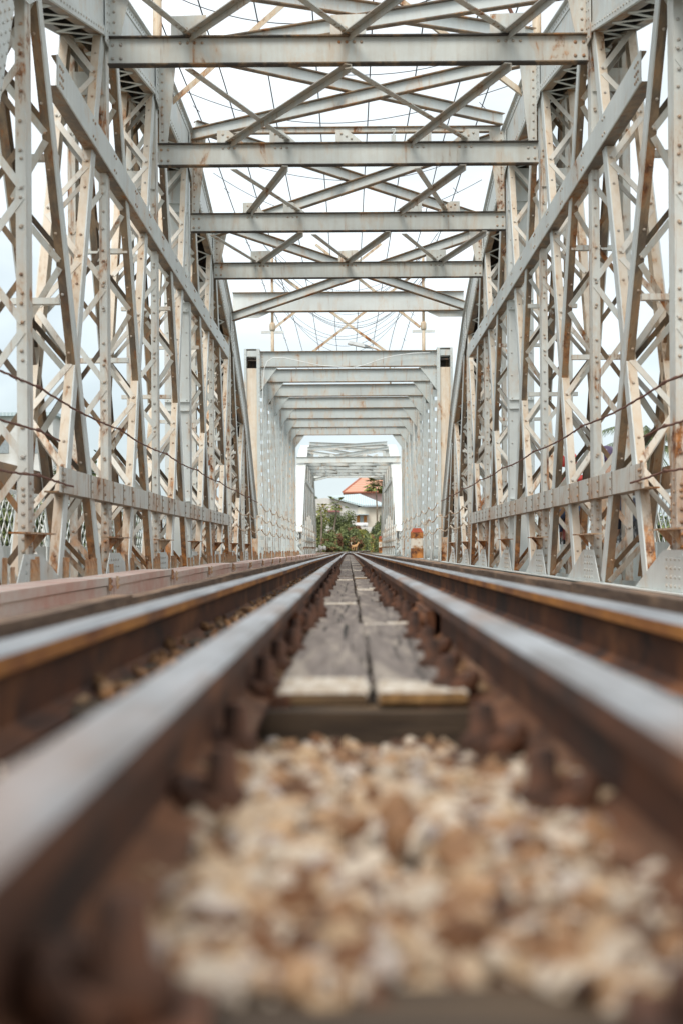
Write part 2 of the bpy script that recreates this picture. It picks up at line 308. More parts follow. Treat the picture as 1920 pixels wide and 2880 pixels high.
def build_span(detail=True):
    root = empty('truss_span', (CX, .84 * P, -.3))
    for s in (-1, 1):
        X = lambda v: s * v
        # --- top chord (box of two webs, cover plate and laced underside)
        mb = MB(); ns = list(range(-2, 8)); lo = [(dn(n), chord_z(n)) for n in ns]; hi = [(y, z + DEP) for y, z in lo]
        for x0 in (W + .0, W + D - .012): mb.strip(lo, hi, X(x0), X(x0 + .012))
        mb.strip([(y, z) for y, z in hi], [(y, z + .014) for y, z in hi], X(W - .05), X(W + D + .05))
        for x0, x1 in ((W + .012, W + .11), (W + D - .11, W + D - .012)):
            mb.strip([(y, z) for y, z in lo], [(y, z + .012) for y, z in lo], X(x0), X(x1), 2)
        mb.strip([(y, z - .012) for y, z in hi], [(y, z - .004) for y, z in hi], X(W + .014), X(W + D - .014), 3)  # dark lining strips paint the shade inside the open chord
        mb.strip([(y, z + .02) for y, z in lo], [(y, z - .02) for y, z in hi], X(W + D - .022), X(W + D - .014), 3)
        # angles on the inner face, top and bottom edges
        mb.strip([(y, z + .001) for y, z in lo], [(y, z + .09) for y, z in lo], X(W - .011), X(W - .001))
        mb.strip([(y, z - .09) for y, z in hi], [(y, z - .001) for y, z in hi], X(W - .011), X(W - .001))
        for i in range(9):
            (y0, z0), (y1, z1) = lo[i], lo[i+1]; ln = math.hypot(y1-y0, z1-z0); k = int(ln / .125)
            for j in range(k):
                t = (j + .5) / k; y, z = y0 + (y1-y0)*t, z0 + (z1-z0)*t
                for dz in (.045, DEP - .045): mb.rivet((X(W - .011), y, z + dz), (-s, 0, 0), .0125, 1, 6)
            # zigzag under the chord
            kb = int(ln / .36)
            for j in range(kb):
                ya, yb = y0 + (y1-y0)*j/kb, y0 + (y1-y0)*(j+1)/kb; za, zb = z0 + (z1-z0)*j/kb, z0 + (z1-z0)*(j+1)/kb
                xa, xb = (W + .06, W + D - .06) if j % 2 else (W + D - .06, W + .06)
                u, v_ = V((X(xa), ya, za - .006)), V((X(xb), yb, zb - .006)); dd = (v_ - u).normalized()
                mb.prism(u, v_, dd.cross(V((0,0,1))).normalized(), .022, V((0,0,1)), .003, m=0)
        # cover plates over the joints
        for n in range(0, 6):
            l_, h_ = [], []
            for dy in (-.33, 0, .33):
                z = chord_z(n + dy / P); l_.append((dn(n) + dy, z - .14 + abs(dy)*.25)); h_.append((dn(n) + dy, z + DEP - .1))
            mb.strip(l_, h_, X(W - .022), X(W - .012))
            for a_ in range(6):
                for dy in (-.27, -.16, .16, .27):
                    y = dn(n) + dy; z = chord_z(n + dy / P) - .04 + a_ * .085
                    mb.rivet((X(W - .022), y, z), (-s, 0, 0), .0135, 1, 6)
            # dark joint line
            mb.box((X(W - .026), dn(n) - .004, chord_z(n) - .1), (X(W - .0225), dn(n) + .004, chord_z(n) + DEP - .12), 2)
        mb.build('top_chord', [M['steel_clean'], M['rivet_clean'], M['steel_brown'], M['steel_dark']], root)
        # --- bottom chord
        mb = MB()
        for x0 in (W, W + D - .012): mb.box((X(x0), 0, BZ - .45), (X(x0 + .012), 9*P, BZ + .0))
        mb.box((X(W - .05), 0, BZ - .47), (X(W + D + .05), 9*P, BZ - .452))
        mb.box((X(W - .09), .01, BZ - .012), (X(W - .001), 9*P - .01, BZ - .002))
        mb.build('bottom_chord', SC, root)
        # --- posts
        for n in range(-1, 7):
            mb = MB(); solid = (n == 3)
            top = chord_z(n) - .02
            yo = .14 if n == 0 else 0
            laced(mb, (dn(n) + yo, BZ), (dn(n) + yo, top), s, .024, w=.19, fl=.074, bars=not solid)
            if solid:
                mb.box((X(W + .03), dn(n) - .118, BZ), (X(W + D - .03), dn(n) - .106, top))
                z = BZ + .9
                while z < top - .3:
                    for dz in (0, .13): mb.box((X(W + .03), dn(n) - .155, z + dz), (X(W + D - .03), dn(n) - .119, z + dz + .012))
                    z += 1.45
                for k in range(int((top - BZ) / .33)):
                    for xx in (W + .07, W + D - .07): mb.rivet((X(xx), dn(n) - .118, BZ + .2 + k * .33), (0, -1, 0), .014)
            # batten plates and dense foot riveting
            for zb in ((Z0 + W*1.9, .22),) if not solid else ():
                if zb[0] + zb[1] < top: mb.box((X(W + .035), dn(n) - .118, zb[0]), (X(W + D - .035), dn(n) - .107, zb[0] + zb[1]))
            for k in range(9):
                z = BZ + .05 + k * .09
                mb.rivet((X(W + .06), dn(n) + yo - .1, z), (0, -1, 0), .015); mb.rivet((X(W + .017), dn(n) + yo - .05, z + .04), (-s, 0, 0), .014); mb.rivet((X(W + .017), dn(n) + yo + .05, z), (-s, 0, 0), .014)
            k = 0; z = BZ + 1.0
            while z < top:
                mb.rivet((X(W + .062), dn(n) + yo - .1, z), (0, -1, 0), .015, 1, 6); z += .21 + .13 * (k % 2); k += 1
            mb.build('post', (SC + [M['steel_clean'], M['steel_brown']]) if n in (3,) else SP, root)
        # --- diagonals
        for n in range(-2, 7):
            if n == -2:
                continue
            fa, fb = ((.12, .82), (.92, .30))
            if n == 6: fa = (.10, .62)
            if n == -1: fb = (.84, .22)
            mb = MB(); t1 = (dn(n + fa[0]), chord_z(n + fa[0]) - .02); b1 = (dn(n + fa[1]), BZ + .02)
            laced(mb, b1, t1, s, .0, w=.15, fl=.08, pitch=.5)
            mb.build('diagonal', SBR, root)  # dark flanges carry the painted shade of the overhanging side
            if n == 6: continue
            mb = MB(); t1 = (dn(n + fb[0]), chord_z(n + fb[0]) - .02); b1 = (dn(n + fb[1]), BZ + .02)
            laced(mb, b1, t1, s, .012, w=.15, fl=.085, pitch=.5)
            if n == -1:    # the nearest one carries wide riveted cover plates
                p3, q3 = V((X(W - .012), *b1)), V((X(W - .012), *t1)); ax = (q3-p3).normalized(); a = V((0, ax.z, -ax.y))
                mb.prism(p3, q3, a, .15, V((s, 0, 0)), .005)
                for k in range(int((q3-p3).length / .11)):
                    for oa in (-.12, -.04, .04, .12): mb.rivet(p3 + ax*(k*.11) + a*oa + V((-s*.005, 0, 0)), (-s, 0, 0), .014)
            mb.build('diagonal', SCR if n >= 0 else SC, root)
        # --- longitudinal side girders
        y0, y1 = dn(.26), dn(4.72)
        mb = MB(); zc = Z0 + 1.63 * W; h = .125
        mb.box((X(W - .034), y0, zc - h), (X(W - .022), y1, zc + h)); mb.box((X(W - .0215), y0 + .01, zc - h), (X(W + .09), y1 - .01, zc - h + .012), 2)
        mb.box((X(W - .0215), y0 + .01, zc + h - .012), (X(W + .02), y1 - .01, zc + h), 2)
        for n in (1, 2, 3, 4):
            for f in (.0, .32, .7):
                for dy, dz in ((-.05, .07), (.05, .07), (-.05, -.07), (.05, -.07)): mb.rivet((X(W - .034), dn(n + f - .3) + dy, zc + dz), (-s, 0, 0), .015)
        for dy in (.06, .12, .18):
            for dz in (-.08, -.02, .05): mb.rivet((X(W - .034), y0 + dy, zc + dz), (-s, 0, 0), .015)
        mb.build('upper_side_girder', [M['steel_clean'], M['rivet'], M['steel_brown']], root)
        mb = MB(); zc = Z0 + .243 * W; h = .1
        mb.box((X(W - .036), y0, zc - h), (X(W - .022), y1, zc + h)); mb.box((X(W - .0215), y0 + .01, zc - h), (X(W + .10), y1 - .01, zc - h + .012), 2)
        for n in range(0, 5):
            for f in (.28, .62, .8, .95, 1.12):
                y = dn(n + f)
                if y > y1 - .1: continue
                mb.box((X(W - .040), y - .012, zc - h), (X(W - .0362), y + .012, zc + h), 2)
                for dz in (-.045, .045): mb.rivet((X(W - .036), y + .06, zc + dz), (-s, 0, 0), .0165)
        for dy in (.04, .1):
            for dz in (-.05, 0, .05): mb.rivet((X(W - .036), y0 + dy, zc + dz), (-s, 0, 0), .015)
        mb.build('lower_side_girder', [M['steel'], M['rivet'], M['steel_brown']], root)
        mb = MB()
        for zz, hh in ((Z0 + .26*W, .1),):
            mb.box((X(W + D + .004), dn(-1), zz - hh), (X(W + D + .018), dn(6), zz + hh)); mb.box((X(W + D + .0182), dn(-1), zz + hh - .012), (X(W + D + .14), dn(6), zz + hh), 2)
        mb.build('outer_side_girder', [M['steel_brown'], M['rivet'], M['steel_dark']], root)
        # short horizontals and knee bars between inner and outer planes
        for n in range(0, 6):
            for r_ in (1.36, .86):
                mb = MB(); mb.box((X(W + .03), dn(n + .34), Z0 + r_*W), (X(W + D + .25), dn(n + .34) + .07, Z0 + r_*W + .05))
                mb.build('tie_bar', SP, root)
        # --- foot gussets
        for n in range(-1, 7):
            mb = MB(); y = dn(n); x = X(W - .014)
            pts = [(x, y - .16*P, BZ), (x, y + .38*P, BZ), (x, y + .09*P, BZ + .30), (x, y - .07*P, BZ + .30)]
            mb.poly(pts, (X(1)*.008, 0, 0))
            for k in range(4):
                for dy in (-.2, -.07, .06, .2): mb.rivet((X(W - .014), y + dy, BZ + .04 + k*.065), (-s, 0, 0), .015)
            mb.build('foot_gusset', SC, root)
        # --- rusty shelf brackets on the posts
        for n in range(-1, 7):
            mb = MB(); z = Z0 + .052 * W
            mb.box((X(W - .10), dn(n - .16), z), (X(W + .02), dn(n + .12), z + .012))
            mb.poly([(X(W - .09), dn(n) - .14, z - .001), (X(W + .01), dn(n) - .14, z - .001), (X(W + .01), dn(n) - .14, z - .12)], (0, .01, 0), 0)
            mb.poly([(X(W - .09), dn(n) + .14, z - .001), (X(W + .01), dn(n) + .14, z - .001), (X(W + .01), dn(n) + .14, z - .12)], (0, .01, 0), 0)
            mb.build('shelf_bracket', [M['rust_heavy'], M['rivet']], root)
    # --- cross struts: I beams with end rivets and rivet groups
    ZS = Z0 + 2.02 * W; HS = .25
    def ibeam(mb, x0, x1, y, z0, h, fw=.11, t=.012):
        mb.box((x0, y - .006, z0), (x1, y + .006, z0 + h))
        mb.box((x0, y - fw/2, z0 - t), (x1, y + fw/2, z0), 2); mb.box((x0, y - fw/2, z0 + h), (x1, y + fw/2, z0 + h + t), 2)
    groups = {0: (-.36, -.62, .36, .62), 1: (-.66, 0, .66), 2: (-.62, -.345, .37, .62), 3: (-.6, -.345, .4, .64), 4: (-.65, 0, .65), -1: (), 5: (), 6: ()}
    for n in range(0, 5):
        mb = MB(); y = dn(n) - .13
        ibeam(mb, -W + .01, W - .01, y, ZS, HS)
        for s in (-1, 1):
            for dx in (.05, .13):
                for dz in (.06, .19): mb.rivet((s*(W - dx), y - .006, ZS + dz), (0, -1, 0), .0185)
        for g_ in groups[n]:
            for k in range(4 if n in (1, 4) else 3): mb.rivet((g_*W + (k - 1.2)*.07, y - .006, ZS + HS - .045), (0, -1, 0), .0165)
        so_ = mb.build('cross_strut', [M['steel_strut'], M['rivet'], M['steel_dark']], root)  # flanges coloured near black as painted shadow lines
        # horizontal gusset plates on the camera side of the strut
        for g_ in groups[n] + ((0,) if n in (2,) else ()):
            mb = MB(); x = g_*W; z = ZS + HS + .014
            sg_ = 1 if g_ <= 0 else -1
            mb.poly([(x - .17, y - .03, z), (x + .17, y - .03, z), (x + .17, y - .03, z + .2), (x - .165, y - .03, z + .19)] if n in (1, 4) else
                    [(x - .15*sg_, y - .03, z), (x + .17*sg_, y - .03, z), (x - .01*sg_, y - .03, z + .15), (x - .15*sg_, y - .03, z + .15)], (0, .008, 0))
            for k in range(3): mb.rivet((x - .08*sg_ + k*.06*sg_, y - .03, z + .1 - k*.03), (0, -1, 0), .016)
            mb.build('gusset_plate', [M['steel'], M['rivet']], so_)
        # knee plates between strut and chord
        for s in (-1, 1):
            mb = MB(); zt = chord_z(n) + DEP - .04
            mb.poly([(s*(W - .02), y + .03, ZS + HS + .02), (s*(W - .02), y + .03, zt), (s*(W - .24), y + .03, zt), (s*(W - .12), y + .03, ZS + HS + .02)], (0, .012, 0))
            for k in range(int((zt - ZS - HS) / .1)): mb.rivet((s*(W - .06), y + .03, ZS + HS + .07 + k*.1), (0, -1, 0), .015)
            mb.build('knee_plate', SP, root)
    # portals at both ends of the flat part
    for n, wd in ((0, W + D + .05), (5, W - .02)):
        mb = MB(); y = dn(n) + (.12 if n == 5 else -.32); z = Z0 + 2.05*W if n == 5 else Z0 + 2.0*W
        h = .36 if n == 5 else .3
        ibeam(mb, -wd, wd, y, z, h, .16)
        if n == 5:
            for s in (-1, 1): mb.poly([(s*wd, y - .02, z - .13), (s*(wd - .5), y - .02, z - .13), (s*(wd - .75), y - .02, z - .014), (s*wd, y - .02, z - .014)], (0, .012, 0))
        mb.build('portal_beam', [M['steel_clean'], M['rivet'], M['steel_brown']], root)
    # high tie at the crown
    mb = MB(); ibeam(mb, -W + .06, W - .06, dn(3), Z0 + 2.66*W, .07, .08)
    mb.build('crown_tie', [M['steel'], M['rivet'], M['steel_brown']], root)
    # --- big lateral beams, X in every panel
    for n in range(0, 5):
        za, zb = chord_z(n) + DEP - .07, chord_z(n+1) + DEP - .07
        for s in (-1, 1):
            mb = MB(); dz = .0 if s > 0 else -.0
            u, v_ = V((s*(W - .04), dn(n) + .1, za)), V((-s*(W - .04), dn(n+1) - .1, zb))
            ax = (v_-u).normalized(); sd_ = ax.cross(V((0,0,1))).normalized(); up = sd_.cross(ax)
            if s > 0: u, v_ = u - up*.17*0, v_
            off = up*(.0 if s > 0 else .19)
            mb.prism(u + off, v_ + off, sd_, .006, up, .07)
            mb.prism(u + off, v_ + off, sd_, .06, up, .006, ob=.077, m=2); mb.prism(u + off, v_ + off, sd_, .045, up, .006, ob=-.077, m=2)
            mb.build('lateral_beam', [M['steel_clean'], M['rivet'], M['steel_brown']], root)
    # --- light lateral angles between the struts
    T = {0: ((-1, -.66), (.15, -.66), (-.57, 0), (1, .66), (-.15, .66), (.57, 0)),
         1: ((0, -.62), (-.66, -.31), (0, .62), (.66, .33)),
         2: ((-.6, -.31), (-.33, -.62), (.6, .33), (.36, .62)),
         3: ((-.3, -.65), (-.22, 0), (.35, .65), (.25, 0), (-.86, -.69), (.86, .69))}
    for n, lst in T.items():
        for i, (xa, xb) in enumerate(lst):
            dark = xa > xb
            mb = MB(); zo = ZS + HS + (.03 if dark else .05)
            u, v_ = V((xa*W, dn(n) - .2, ZS - .03 - (.0 if dark else .035))), V((xb*W - .02, dn(n+1) - .15, zo))
            ax = (v_-u).normalized(); sd_ = ax.cross(V((0,0,1))).normalized()
            mb.prism(u, v_, sd_, .036, V((0,0,1)), .005)
            if dark: mb.prism(u, v_, sd_, .005, V((0,0,1)), .03, oa=.031, ob=-.036)
            for k in range(3): mb.rivet(v_ - ax*(.06 + k*.12) + V((0,0,-.005)), (0,0,-1), .0155)
            mb.build('lateral_angle', [M['steel_mid'] if dark else M['steel'], M['rivet']], root)
    # --- plate decks between the sleepers' ends and the trusses
    for s in (-1, 1):
        mb = MB(); mb.box((s*1.08, .2, .06), (s*(W - .1), 9*P, .080)); mb.build('side_deck', [M['steel_brown']], root)
    # --- floor beams
    for n in range(-2, 8):
        mb = MB(); ibeam(mb, -W + .02, W - .02, dn(n) + (.1 if n == -2 else 0), BZ - .42, .3, .2)
        mb.build('floor_beam', [M['steel_brown'], M['rivet'], M['steel_brown']], root)
    for x in (-.5, .6):
        mb = MB(); mb.box((x - .006, .15, -.42), (x + .006, 9*P, -.13)); mb.box((x - .09, .15, -.125), (x + .09, 9*P, -.11))
        mb.build('stringer', [M['steel_brown']], root)
    return root

span1 = build_span()
tag(span1, 'nearest grey riveted truss with arched top chords and laced posts, cameraside of the box shaped span', 'bridge truss')
span1['label'] = 'nearest pale grey riveted truss span, with arched top chords and crossed laced diagonals'
span3 = copy_tree(span1); span3.location.y += 18.4 * P
# the farthest span was repainted whiter
swap = {M['steel'].name: M['steel_clean'], M['steel_brown'].name: M['steel_mid'], M['steel_cream'].name: M['steel_pale'], M['steel_strut'].name: M['steel_clean'], M['rivet'].name: M['rivet_clean']}
for o_ in span3.children_recursive:
    for sl_ in o_.material_slots:
        m_ = sl_.material
        if m_.name in swap: sl_.link = 'OBJECT'; sl_.material = swap[m_.name]
span3['label'] = 'farthest truss span with whitish end posts, framing the view of the houses'

# ------------------------------------------------------------------ span 2: rectangular truss
def build_span2():
    SX = [M['steel_box'], M['rivet'], M['steel_box']]
    y0 = 10.2 * P; root = empty('box_truss_span', (CX, y0, -.3), 'middle truss span with cream box end posts and a row of flat portal beams', 'bridge truss')
    Lp = 1.045 * P; N = 6; TL = 6*Lp + .72*P; zb, zt = BZ, Z0 + 2.06*W; top = zt + .42
    for s in (-1, 1):
        X = lambda v: s*v
        # top chord
        mb = MB()
        mb.box((X(W), .42, top - .40), (X(W + .012), TL, top - .03)); mb.box((X(W + .33), .42, top - .40), (X(W + .342), TL, top - .03))
        mb.box((X(W - .03), .0, top - .012), (X(W + .37), TL, top))
        for k in range(int(TL / .15)): mb.rivet((X(W), .5 + k*.15, top - .08), (-s, 0, 0), .012, 1, 6)
        mb.build('top_chord', SX, root)
        mb = MB(); mb.box((X(W), 0, zb - .45), (X(W + .34), TL, zb)); mb.build('bottom_chord', SX, root)
        # end posts: box, cream cover plate facing the camera
        for yy in (0, TL - .4):
            mb = MB()
            mb.box((X(W + .02), yy + .03, zb), (X(W + .32), yy + .045, top - .5), 2)
            mb.box((X(W), yy, zb), (X(W + .018), yy + .4, top - .014)); mb.box((X(W + .322), yy, zb), (X(W + .34), yy + .4, top - .014))
            mb.box((X(W - .035), yy - .0125, zb), (X(W + .045), yy - .0005, top - .014)); mb.box((X(W + .305), yy - .0125, zb), (X(W + .37), yy - .0005, top - .014))
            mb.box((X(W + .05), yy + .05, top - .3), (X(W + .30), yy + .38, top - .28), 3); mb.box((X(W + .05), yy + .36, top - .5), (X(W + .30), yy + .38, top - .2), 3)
            mb.box((X(W + .02), yy + .02, top - .2), (X(W + .32), yy + .03, top - .05))
            for k in range(int((top - zb)/.12)):
                for xx in (W - .012, W + .335): mb.rivet((X(xx), yy - .0125, zb + .05 + k*.12), (0, -1, 0), .012, 1, 6)
            mb.build('end_post', [M['steel_box'], M['rivet_clean'], M['steel_cream'], M['steel_dark']], root)
        for n in range(1, N + 1):
            mb = MB(); y = n*Lp
            mb.box((X(W), y - .12, zb), (X(W + .012), y + .12, zt)); 
            mb.box((X(W + .012), y - .12, zb), (X(W + .08), y - .108, zt)); mb.box((X(W + .26), y - .12, zb), (X(W + .33), y - .108, zt))
            mb.box((X(W + .33), y - .12, zb), (X(W + .342), y + .12, zt))
            z = zb + .1; k = 0
            while z < zt - .2:
                mb.box((X(W + .07), y - .128, z), (X(W + .27), y - .121, z + .2))
                for xx in (W + .045, W + .295): mb.rivet((X(xx), y - .12, z + .08), (0, -1, 0), .014, 1, 6)
                z += .30; k += 1
            mb.build('post', [M['steel_box'], M['rivet']], root)
        for n in range(0, N):
            mb = MB(); up = n < N/2
            a_, b_ = ((n*Lp + .3, zb), (n*Lp + Lp - .2, zt)) if not up else ((n*Lp + Lp - .2, zb), (n*Lp + .3, zt))
            u, v_ = V((X(W + .17), *a_)), V((X(W + .17), *b_)); ax = (v_-u).normalized(); a = V((0, ax.z, -ax.y))
            for ob in (-.14, .14): mb.prism(u, v_, a, .07, V((1,0,0)), .006, ob=ob)
            mb.build('diagonal', SP, root)
        for n in range(0, N + 1):
            mb = MB(); y = n*Lp; pts = [(X(W - .012), y - .5, zb), (X(W - .012), y + .5, zb), (X(W - .012), y + .2, zb + .3), (X(W - .012), y - .2, zb + .3)]
            mb.poly(pts, (X(1)*.01, 0, 0)); mb.build('foot_gusset', SX, root)
    for n in range(0, N + 1):
        mb = MB(); y = max(n*Lp, .1); h = .38 if n == 0 else .34; z = zt - .04 if n == 0 else zt
        xw = W - .045 if n == 0 else W - .005
        mb.box((-xw, y - .006, z), (xw, y + .006, z + h)); mb.box((-xw, y - .09, z - .014), (xw, y + .09, z), 2); mb.box((-xw, y - .09, z + h), (xw, y + .09, z + h + .014), 2)
        if n == 0:
            for s in (-1, 1):
                for k in range(5): mb.rivet((s*(xw - .05), y - .006, z + .04 + k*.07), (0, -1, 0), .013)
        bo = mb.build('portal_beam', [M['steel_box'], M['rivet'], M['steel_brown']], root)
        for s in (-1, 1):
            k_ = MB(); x = s*(W - .01)
            k_.poly([(x, y - .03, z - .016), (x - s*.46, y - .03, z - .016), (x - s*.02, y - .03, z - .62), (x, y - .03, z - .62)], (0, .012, 0))
            u, v_ = V((x - s*.47, y - .03, z - .02)), V((x - s*.01, y - .03, z - .64)); ax = (v_-u).normalized()
            k_.prism(u, v_, V((0,1,0)), .05, ax.cross(V((0,1,0))), .006)
            for j in range(6): k_.rivet((x - s*(.06 + j*.06), y - .03, z - .06), (0, -1, 0), .012)
            for j in range(6): k_.rivet((x - s*.05, y - .03, z - .1 - j*.08), (0, -1, 0), .012)
            k_.build('knee_plate', SX, bo)
    for s in (-1, 1):
        mb = MB(); mb.box((s*1.08, .1, .06), (s*(W - .02), TL, .080)); mb.build('side_deck', [M['steel_brown']], root)
    for n in range(0, N + 1):
        mb = MB(); y = n*Lp + .05; mb.box((-W + .02, y - .1, BZ - .42), (W - .02, y + .1, BZ - .12)); mb.build('floor_beam', [M['steel_brown']], root)
    for x in (-.5, .6):
        mb = MB(); mb.box((x - .09, 0, -.42), (x + .09, TL, -.11)); mb.build('stringer', [M['steel_brown']], root)
    return root
span2 = build_span2()

# ------------------------------------------------------------------ rails
TC = .0625                                   # track centre
def ztrk(y): return -.0012 * max(0, min(y, 96)) + (.006 * (y - 96) if y > 96 else 0)
def rail(name, pts, mats, hw=.035, h=.125, head=.032, foot=.058):
    """pts: (x, y, z of head top)"""
    prof = [(-hw, -.008), (-hw*.75, -.001), (-hw*.3, .0), (hw*.3, .0), (hw*.75, -.001), (hw, -.008), (hw, -head), (.009, -head-.012), (.008, -h+.028), (foot*.45, -h+.018), (foot, -h+.010), (foot, -h),
            (-foot, -h), (-foot, -h+.010), (-foot*.45, -h+.018), (-.008, -h+.028), (-.009, -head-.012), (-hw, -head)]
    k = len(prof); mb = MB(); vs = []
    for i, p in enumerate(pts):
        a = V(pts[max(i-1, 0)]); b_ = V(pts[min(i+1, len(pts)-1)]); t = (b_-a); t.z = 0; t.normalize(); sx = V((t.y, -t.x, 0))
        for (u, w) in prof: vs.append(V(p) + sx*u + V((0, 0, w)))
    for i in range(len(pts)-1):
        for j in range(k):
            f = (i*k+j, i*k+(j+1) % k, (i+1)*k+(j+1) % k, (i+1)*k+j)
            mm = 0 if j in (0, 1, 2, 3, 4) else 2 if j in (5, 17) else 3 if j in (8, 9, 13, 14) else 1
            mb.add([vs[q] for q in f], [(0, 1, 2, 3)], mm, j in (0, 1, 3, 4))
    mb.add([vs[q] for q in range(k)], [tuple(range(k))], 1); mb.add(vs[-k:], [tuple(range(k))[::-1]], 1)
    return mb.build(name, mats)
def trackpath(off, y0, y1, step=1.5):
    pts = []; y = y0
    while y <= y1 + .01:
        bend = 0
        if y > 98: bend = .0095*(y-98)**2 - .9*math.exp(-((y-108)/5.5)**2)*0
        w1 = mnoise.noise(V((y*.11, off*3, 0)))*.012
        pts.append((TC + off + bend + w1, y, ztrk(y))); y += step if y > 4 else .5
    return pts
M['rail_foot'] = rough_mat('dusty_rail_foot', (.045, .016, .006), (.19, .075, .03), 9, c2=(.26, .14, .08), rough=.9, bump=.6, bd=.006, scale=(1, .6, 1))
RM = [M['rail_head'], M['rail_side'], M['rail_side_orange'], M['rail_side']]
for s, lb in ((-1, 'outer running rail on the left, polished top and orange rusty side'), (1, 'outer running rail on the right, polished top and orange rusty side')):
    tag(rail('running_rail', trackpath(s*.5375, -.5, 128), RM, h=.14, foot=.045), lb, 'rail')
def guardpath(off):
    pts = []
    for (x, y, z) in trackpath(0, -.5, 88):
        o = off
        if y > 70: o = off * max(.1, 1 - (y-70)/17)
        pts.append((x - .0275 + o + (.0 if off < 0 else .0), y, z + .001))
    return pts
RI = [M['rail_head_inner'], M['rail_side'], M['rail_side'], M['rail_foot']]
for s, lb in ((-1, 'inner guard rail left of the planks, dull worn top and dark brown side'), (1, 'inner guard rail right of the planks, dull worn top and dark brown side')):
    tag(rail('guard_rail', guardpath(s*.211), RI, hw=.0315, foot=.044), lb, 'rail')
# joint bars on the guard rails
for s in (-1, 1):
    for yy in (4.1, 13.2):
        mb = MB(); x = TC - .0275 + s*.211 - s*.028
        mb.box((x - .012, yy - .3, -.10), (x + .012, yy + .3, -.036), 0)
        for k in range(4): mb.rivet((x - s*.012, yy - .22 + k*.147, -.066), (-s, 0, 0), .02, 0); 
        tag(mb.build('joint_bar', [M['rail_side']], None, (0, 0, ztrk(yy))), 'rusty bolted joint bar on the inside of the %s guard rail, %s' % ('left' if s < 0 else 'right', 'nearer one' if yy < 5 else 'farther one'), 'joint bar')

# ------------------------------------------------------------------ sleepers, clips, planks
def sleeper_mesh(seed):
    rnd = random.Random(seed); mb = MB(); n = 10; vs = []; hw, h = .11, .10
    for i in range(n):
        x = -1.0 + 2.0*i/(n-1)
        for (a, b_) in ((-hw, 0), (hw, 0), (hw, -h), (-hw, -h)): vs.append((x, a + rnd.uniform(-.008, .008), b_ + rnd.uniform(-.006, .004)))
    fs = [(3,2,1,0), tuple(4*(n-1)+k for k in range(4))]
    for i in range(n-1):
        for k in range(4): fs.append((4*i+k, 4*i+(k+1) % 4, 4*i+4+(k+1) % 4, 4*i+4+k))
    mb.add(vs, fs); return mb
def clip_mb(s):
    mb = MB(); mb.poly([(-.04, -.035, -.006), (.038, -.03, -.006), (.035, .036, -.006), (-.036, .03, -.006)], (0, 0, .016))
    mb.tube([(s*-.005, -.028, .014), (s*.02, -.02, .022), (s*.026, 0, .026), (s*.02, .02, .022), (s*-.005, .028, .016)], .0095, 8, 0)
    mb.lathe((-s*.006, 0, .008), [(.02, 0), (.02, .016), (.012, .019), (.010, .04), (.0, .042)], 6); return mb
protos = []
clipm = [rough_mat('rusty_clip', (.02, .008, .004), (.13, .048, .02), 30, rough=.85), M['rivet']]
for sd_ in range(3):
    r_ = empty('sleeper', (TC - .035, -50, -.127))
    sleeper_mesh(sd_).build('timber', M['timber'], r_)
    if sd_ == 0:
        for x, s in ((-.155, -1), (.157, 1)):
            c_ = clip_mb(s).build('rail_clip', clipm, r_); c_.location = (x, random.uniform(-.02, .02), .002); c_.scale = (1.35, 1.4, 1.6)
    protos.append(r_)
far = []
for k, pr in enumerate(protos[1:]): far.append(pr)
SLP = .42; ys = [.95 + i*SLP for i in range(236)]
yf = 2.33
ys = [.72, 1.33, 1.72] + [yf + i*SLP for i in range(232)]
for i, y in enumerate(ys):
    src = protos[0] if y < 16 else far[i % 2]
    o = copy_tree(src); o.location = (TC - .035 + random.uniform(-.02, .02), y + .0, -.127 - .03 + ztrk(y) - (.0 if y > 2 else .0)); o.rotation_euler.z = random.uniform(-.01, .01)
    o.location.z = -.127 + ztrk(y) - (.012 if .9 < y < yf - .05 else 0)
    if abs(y - yf) < .01: tag(o, 'dark timber sleeper whose front face shows below the nearest pair of plank ends', 'sleeper')
    elif y < yf: tag(o, 'timber sleeper almost buried in the pale ballast, with rusty rail clips', 'sleeper', 'sleepers buried in the ballast')
    else: tag(o, 'timber sleeper lying under the lengthwise planks on the bridge', 'sleeper', 'timber sleepers along the bridge track')
for pr in protos:
    for ch in list(pr.children): bpy.data.objects.remove(ch)
    bpy.data.objects.remove(pr)

